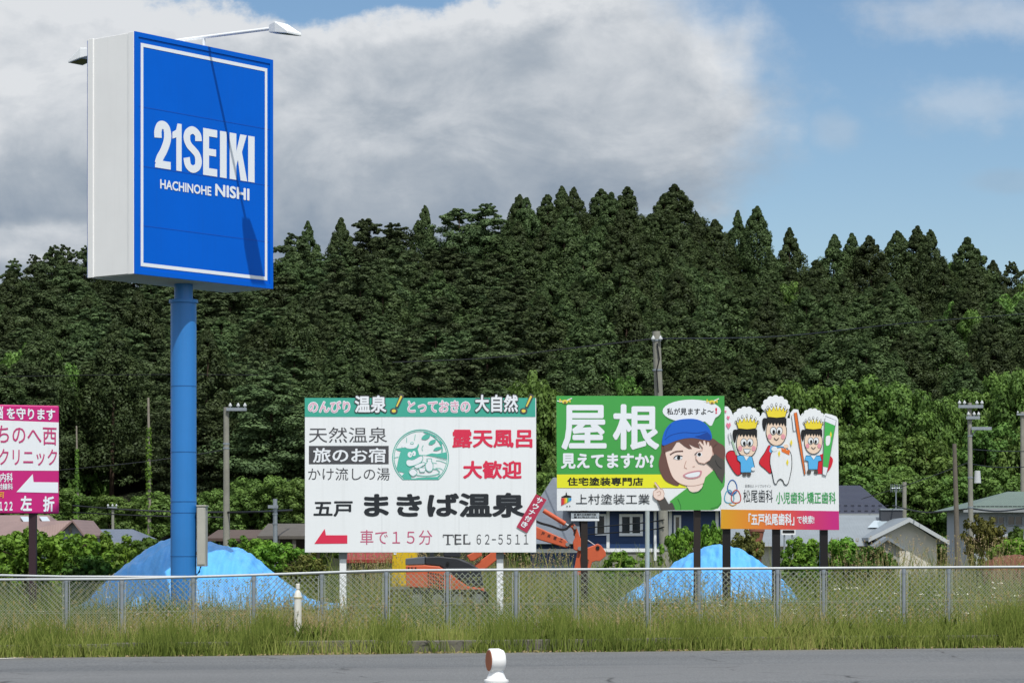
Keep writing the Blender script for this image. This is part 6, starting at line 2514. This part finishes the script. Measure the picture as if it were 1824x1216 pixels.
def brown_house():
    Y = 106.0
    zg = 0.2
    root = thing('brown_roofed_house', 'house with dusty pink brown roof and skylights under the pink sign', 'house', (X_at(50, Y), Y + 4, zg))
    R = tiles('dusty brown metal roof', '#86706B', 3.0, 0, .5, .06)
    GW = mat('grey blue wall', '#8C949E', .8, var=.05)
    x0, x1 = X_at(-160, Y), X_at(98, Y)
    zE = Z_at(963, Y)
    zR = Z_at(917, Y + 4)
    r = MB()
    xr = X_at(88, Y + 4)
    r.add([(x0, Y, zE), (x1, Y, zE), (xr, Y + 4, zR), (x0, Y + 4, zR), (x1, Y + 8, zE), (x0, Y + 8, zE)], [(0, 1, 2, 3), (3, 2, 4, 5), (1, 4, 2), (0, 3, 5), (0, 5, 4, 1)], R)
    roof = r.build('roof', root)
    w = MB()
    w.bbox(x0 + .3, x1 - .3, Y + .4, Y + 7.6, zg - .4, zE - .01, GW)
    w.build('wall', root)
    # cross wing with a gable toward the right
    Yg = Y - .5
    ax, az = X_at(131, Yg), Z_at(927, Yg)
    lx, lz = X_at(95, Yg), Z_at(962, Yg)
    rx, rz = X_at(146, Yg), Z_at(948, Yg)
    g = MB()
    g.prism([(lx, Yg, zg - .4), (rx, Yg, zg - .4), (rx, Yg, rz), (ax, Yg, az - .05), (lx, Yg, lz)], (0, 5, 0), GW)
    gw = g.build('gable_wall', root)
    t = .1
    k = MB()
    k.prism([(lx - .1, Yg - .3, lz), (ax, Yg - .3, az + .05), (ax, Yg - .3, az - t + .05), (lx - .1, Yg - .3, lz - t)], (0, 5.3, 0), R)
    k.prism([(rx + .15, Yg - .3, rz - .1), (rx + .15, Yg - .3, rz - t - .1), (ax + .001, Yg - .3, az - t + .05), (ax + .001, Yg - .3, az + .05)], (0, 5.3, 0), R)
    k.prism([(x1 - 3, Yg + .3, zE + .05), (lx, Yg + .3, lz), (ax, Yg + .8, az), (xr - 2.2, Yg + 2.8, zR - .35)], (0, .03, .03), R)
    k.build('gable_roof', root)
    wn = MB()
    wn.bbox(X_at(123, Yg), X_at(128, Yg), Yg - .03, Yg - .002, Z_at(949, Yg), Z_at(938, Yg), GLASS)
    wn.build('window', gw)
    for px in (44, 78):
        s = MB()
        u = (zR - zE) / 4
        p0, p1 = 2.4, 3.4
        s.prism([(X_at(px, Y + p0), Y + p0, zE + u * p0 + .05), (X_at(px + 14, Y + p0), Y + p0, zE + u * p0 + .05), (X_at(px + 6, Y + p1), Y + p1, zE + u * p1 + .05), (X_at(px - 8, Y + p1), Y + p1, zE + u * p1 + .05)], (0, -.03, .05), mat('skylight glass', '#A9B9C2', .1, spec=.7))
        s.build('skylight', roof)


brown_house()
hip_house('blue_roofed_house', 'low house with dusty blue roof left of the big tarp mound', 120, (150, 240), (140, 262), 966, 942, (172, 236), tiles('dusty blue roof', '#5E6878', 3.0, 0, .5, .25), mat('grey wall', '#7C8086', .8), 7)


def shed(name, label, Y, px0, px1, py_front, py_back, roof_m, depth=4.0, wall_m=None, posts=True):
    """open lean-to: sloping roof on posts"""
    x0, x1 = X_at(px0, Y), X_at(px1, Y)
    zg = 0.2
    root = thing(name, label, 'shed', ((x0 + x1) / 2, Y + depth / 2, zg))
    zf = Z_at(py_front, Y)
    zb = Z_at(py_back, Y + depth)
    r = MB()
    r.prism([(x0, Y, zf), (x0, Y, zf - .1), (x0, Y + depth, zb - .1), (x0, Y + depth, zb)], (x1 - x0, 0, 0), roof_m)
    r.build('roof', root)
    n = 4
    for i in range(n):
        x = x0 + .15 + (x1 - x0 - .3) * i / (n - 1)
        q = MB()
        q.bbox(x - .06, x + .06, Y + .1, Y + .22, zg - .3, zf - .09, mat('grey timber', '#6E6A62', .9, var=.2))
        q.build('post', root)
    w = MB()
    w.bbox(x0 + .1, x1 - .1, Y + depth - .3, Y + depth - .2, zg - .3, zb - .12, wall_m or mat('dark boards', '#3A342E', .9, var=.3))
    w.build('back_wall', root)


shed('lean_to_shed', 'long low brown roofed shed behind the leafy shrubs by the tarp mound', 92, 366, 462, 958, 943, mat('weathered brown roof', '#54463F', .8, var=.2))
shed('lean_to_shed', 'grey brown open shed roof left of the white billboard', 88, 458, 560, 954, 932, mat('grey brown roof', '#57534D', .8, var=.2))
shed('lean_to_shed', 'low shed with red roof edge showing under the white billboard', 80, 612, 704, 996, 982, mat('rusty red sheet', '#8C2F2C', .7, var=.25), 2.5)

# ------------------------------------------------------------------ poles and wires


def insulator(root, p, r=0.055, h=0.15):
    m = MB()
    m.lathe(p, [(r * .4, 0), (r * .4, h * .25), (r, h * .3), (r * .9, h * .6), (r * .45, h * .8), (r * .3, h)], PORCELAIN, 10)
    m.build('insulator', root, True)


def pole(label, top, bot, Y, r0, r1, arms=(), material=None, name='utility_pole', extra=None, cat='pole'):
    """arms: (py, px_from, px_to, [insulator px])"""
    A, B_ = P(*top, Y), P(*bot, Y)
    d = (B_ - A) / (B_ - A).length
    k = (A.z - 0.0) / -d.z
    base = A + d * k
    root = thing(name, label, cat, (base.x, Y, 0.1))
    m = MB()
    m.tube([base, A], [r1, r0], material or CONC, 14)
    m.build('shaft', root, True)
    for py, xa, xb, ins in arms:
        a = MB()
        z = Z_at(py, Y)
        a.bbox(X_at(xa, Y), X_at(xb, Y), Y - r0 - .09, Y - r0 - .005, z - .05, z + .05, GALV)
        arm = a.build('crossarm', root)
        for ip in ins:
            insulator(arm, Vector((X_at(ip, Y), Y - r0 - .045, z + .05)))
    if extra:
        extra(root, Y)
    return root


def bands(root, Y, spec):
    for px, py, r in spec:
        m = MB()
        m.tube([P(px, py - 1.5, Y), P(px, py + 1.5, Y)], r, GALV, 14)
        m.build('band', root)


def tall_extra(root, Y):
    bands(root, Y, [(1169.5, 606, .135), (1171, 659, .14), (1184, 978, .165)])
    for px in (1163, 1176):
        insulator(root, P(px, 608, Y) + Vector((0, -.16, 0)), .06, .16)
    m = MB()
    m.tube([P(1170, 612, Y) + Vector((0, -.15, 0)), P(1174, 640, Y) + Vector((0, -.17, 0)), P(1169, 660, Y) + Vector((0, -.17, 0)), P(1172, 700, Y) + Vector((0, -.17, 0))], .02, CABLE, 6)
    m.build('drop_cable', root, True)


pole('tall leaning concrete pole rising behind the green billboard', (1169, 590), (1184.5, 1005), 76, .115, .15, extra=tall_extra)
pole('slim pale concrete pole with one short crossarm left of white billboard', (403, 725), (403.5, 962), 82, .085, .115, ((729, 404, 440, (411, 425, 437)),), extra=lambda r, Y: bands(r, Y, [(403, 790, .1), (403, 798, .1)]))
pole('short grey steel pole in front of the grey brown shed', (490, 888), (490.5, 975), 84, .07, .075, ((902, 478, 496, ()),), material=GALV, extra=lambda r, Y: bands(r, Y, [(490, 915, .085), (490, 932, .085)]))
pole('bare weathered timber pole beside the crossarmed utility pole', (1700, 790), (1706, 1004), 72, .055, .085, material=mat('weathered timber', '#6C665C', .9, var=.25, streak=.3))


def e_extra(root, Y):
    bands(root, Y, [(1728, 776, .08), (1728.5, 850, .088), (1729, 903, .094)])
    m = MB()
    a, b_ = P(1741, 838, Y), P(1741, 860, Y)
    m.tube([b_, a], [.12, .09], mat('pale transformer', '#B9BEC0', .4), 14)
    m.build('transformer', root, True)
    m = MB()
    m.tube([P(1729, 778, Y), P(1740, 764, Y)], .02, GALV, 6)
    m.build('brace', root)


pole('pale utility pole with stacked crossarms and a transformer', (1727, 717), (1730, 1004), 86, .068, .095,
     ((724, 1706, 1750, (1708, 1717, 1739, 1748)), (744, 1720, 1744, (1724, 1734, 1742)), (763, 1729, 1765, ())), extra=e_extra)
pole('steel stay post below the left part of the green billboard', (1153, 880), (1153, 1050), 64, .055, .055, material=mat('pale steel', '#A9B0A8', .5, var=.1), name='stay_post')
pole('distant double utility pole at the right edge above the green roof', (1821, 733), (1821.5, 880), 150, .11, .13, ((738, 1810, 1832, (1812, 1830)),))
pole('tiny distant pole with crossarm over the blue roof', (201, 902), (201, 945), 135, .07, .08, ((904, 192, 209, (193, 201, 208)),))
pole('distant grey pole above the ridge of the grey house', (1611, 858), (1611, 905), 140, .11, .12)


def antenna(label, px, top, bot, Y, half, n):
    root = thing('tv_antenna', label, 'antenna', (X_at(px, Y), Y, Z_at(bot, Y)))
    m = MB()
    m.tube([P(px, bot, Y), P(px, top, Y)], .025, GALV, 8)
    m.build('mast', root)
    m = MB()
    m.tube([P(px - half, top + 3, Y), P(px + half, top + 3, Y)], .018, GALV, 6)
    for i in range(n):
        c = P(px - half + 2 * half * i / (n - 1), top + 3, Y)
        m.tube([c + Vector((0, -.3, 0)), c + Vector((0, .3, 0))], .01, GALV, 5)
        m.tube([c + Vector((0, 0, -.15)), c + Vector((0, 0, .15))], .01, GALV, 5)
    m.build('boom', root)


antenna('television antenna on the mast above the dark navy roof', 1596, 866, 908, 100, 9, 7)

STREET_WIRES = [
    ('thin wire crossing the forest right of the tall concrete pole', [(1176, 603, 76), (1400, 598, 96), (1620, 575, 120), (1860, 556, 150)], .02),
    ('thin wire running left from the tall concrete pole', [(1164, 603, 76), (1000, 622, 88), (860, 638, 100), (700, 645, 115)], .02),
    ('black cable bundle passing left behind the blue pole', [(130, 900, 120), (240, 908, 112), (403, 912, 82), (520, 908, 90)], .035),
    ('lower black cable passing behind the blue pole', [(130, 912, 120), (260, 918, 112), (403, 921, 82.2)], .025),
    ('wire sagging from the short crossarm pole to the left', [(402, 800, 82), (330, 812, 95), (200, 828, 120), (-40, 850, 150)], .018),
    ('pair of wires on the navy house, upper one', [(1040, 940, 80), (1150, 930, 76.5), (1183, 925, 75.8)], .018),
    ('pair of wires on the navy house, lower one', [(1040, 952, 80), (1150, 944, 76.5), (1183, 938, 75.8)], .018),
    ('black service cable from the transformer pole toward the grey house', [(1729, 905, 86), (1650, 912, 92), (1590, 900, 98)], .025),
    ('black service cable from the transformer pole to the green roofed house', [(1729, 905, 86), (1780, 910, 100), (1840, 903, 112)], .03),
    ('upper pale wire from the transformer pole to the right edge', [(1729, 800, 86), (1780, 803, 92), (1860, 804, 104)], .016),
    ('lower pale wire from the transformer pole to the right edge', [(1729, 826, 86), (1780, 832, 92), (1860, 830, 104)], .016),
    ('thin wire rising from the grey house roof to the transformer pole', [(1535, 888, 110), (1620, 862, 98), (1729, 822, 86)], .016),
    ('faint wire crossing the forest behind the blue pole', [(-40, 672, 140), (150, 668, 135), (330, 667, 130), (460, 668, 126)], .02)]
for lb, pts, r in STREET_WIRES:
    m = MB()
    c = [P(*p) for p in pts]
    c = [Vector(p) for p in smoothline([tuple(v) for v in c], False, 6)]
    m.tube(c, r, CABLE, 5)
    o = m.build('power_cable')
    tag(o, lb, 'cable', 'overhead cables')

# ------------------------------------------------------------------ white post, road delineator, small garden things


def white_post():
    px, Y = 530.5, 40.05
    x = X_at(px, Y)
    z0 = Z_at(1136, Y)
    s = Y / F
    root = thing('marker_post', 'white bottle shaped marker post standing on the grassy kerb', 'post', (x, Y, z0 - .1))
    OW = mat('off white plastic', '#D9D8CE', .5, var=.12, vscale=6, streak=.45)
    m = MB()
    m.lathe((x, Y, z0), [(.055, -.12), (.055, .0), (.057, .02), (.057, 0.60), (.063, 0.605), (.063, .635), (.056, .64), (.05, .68), (.03, .725)], OW, 24)
    m.build('shaft', root, True)
    m = MB()
    m.lathe((x, Y, z0), [(.022, .7255), (.022, .745), (.030, .75), (.031, .82), (.024, .828)], OW, 20)
    m.build('cap', root, True)
    m = MB()
    m.lathe((x, Y, z0), [(.0645, .606), (.0655, .61), (.0655, .622), (.0645, .626)], mat('yellowed band', '#B9AE84', .6), 24)
    m.build('band', root, True)


white_post()


def delineator():
    Y = 11.75
    s = Y / F
    cx, cz = X_at(884, Y), Z_at(1175.5, Y)
    root = thing('road_delineator', 'white road delineator with round orange reflector in the near roadway', 'delineator', (cx, Y, road_z(cx)))
    W = mat('glossy white plastic', '#E9EAE8', .35, var=.04, vscale=8)
    m = MB()
    zt = Z_at(1210, Y)
    m.lathe((cx + .0, Y, 0), [(.052, road_z(cx)), (.052, zt - .012), (.055, zt - .01), (.055, zt), (.045, zt + .003), (.033, zt + .03), (.028, zt + .05)], W, 36)
    m.build('pole', root, True)
    # head: a short drum whose axis points across the road
    ax = Vector((-0.955, -0.30, 0)).normalized()
    ay = Vector((-ax.y, ax.x, 0))
    h = MB()
    prof = [(.050, .034), (.0535, .030), (.0535, .02), (.0535, -.012), (.046, -.030), (.040, -.034)]
    n = 40
    vs, fs = [], []
    c = Vector((cx, Y, cz))
    for r, t in prof:
        for k in range(n):
            a = 2 * math.pi * k / n
            vs.append(c + ax * t + (ay * math.cos(a) + Vector((0, 0, 1)) * math.sin(a)) * r)
    for i in range(len(prof) - 1):
        for k in range(n):
            fs.append((i * n + k, i * n + (k + 1) % n, (i + 1) * n + (k + 1) % n, (i + 1) * n + k))
    fs.append(tuple(range(n)))
    fs.append(tuple((len(prof) - 1) * n + k for k in range(n)))
    h.add(vs, fs, W)
    h.build('head', root, True)
    d = MB()
    vs = [c + ax * .0345 + (ay * math.cos(2 * math.pi * k / n) + Vector((0, 0, 1)) * math.sin(2 * math.pi * k / n)) * .0465 for k in range(n)]
    d.prism(vs, ax * .002, mat('amber brown reflector', '#A04E14', .35, var=.06, vscale=60, spec=.6))
    d.build('reflector', root)


delineator()


def pot():
    Y = 73.0
    c = P(1348, 966, Y)
    root = thing('planter', 'brick coloured tapered planter behind the small tarp mound', 'planter', (c.x, c.y, .2))
    T = mat('terracotta', '#8E5A4A', .85, var=.2)
    m = MB()
    m.lathe((c.x, c.y, 0), [(.10, .2), (.11, .5), (.14, c.z), (.20, Z_at(947, Y)), (.22, Z_at(946, Y)), (.22, Z_at(942, Y)), (.19, Z_at(942, Y))], T, 16)
    m.build('body', root, True)


pot()


def notice():
    Y = 80.0
    root = thing('notice_board', 'small black and white board behind the middle black post', 'notice board', (X_at(1405, Y), Y, .2))
    m = MB()
    m.bbox(X_at(1392, Y), X_at(1417, Y), Y, Y + .04, Z_at(952, Y), Z_at(941, Y), WHITE)
    p = m.build('panel', root)
    d = MB()
    d.bbox(X_at(1394, Y), X_at(1415, Y), Y - .006, Y - .001, Z_at(949, Y), Z_at(943.5, Y), BLK)
    d.build('black_strip', p)
    q = MB()
    q.bbox(X_at(1396, Y), X_at(1399, Y), Y + .041, Y + .09, .1, Z_at(942, Y), GALV)
    q.build('post', root)
    q = MB()
    q.bbox(X_at(1410, Y), X_at(1413, Y), Y + .041, Y + .09, .1, Z_at(942, Y), GALV)
    q.build('post', root)


notice()
print('OBJECTS', len(bpy.data.objects))
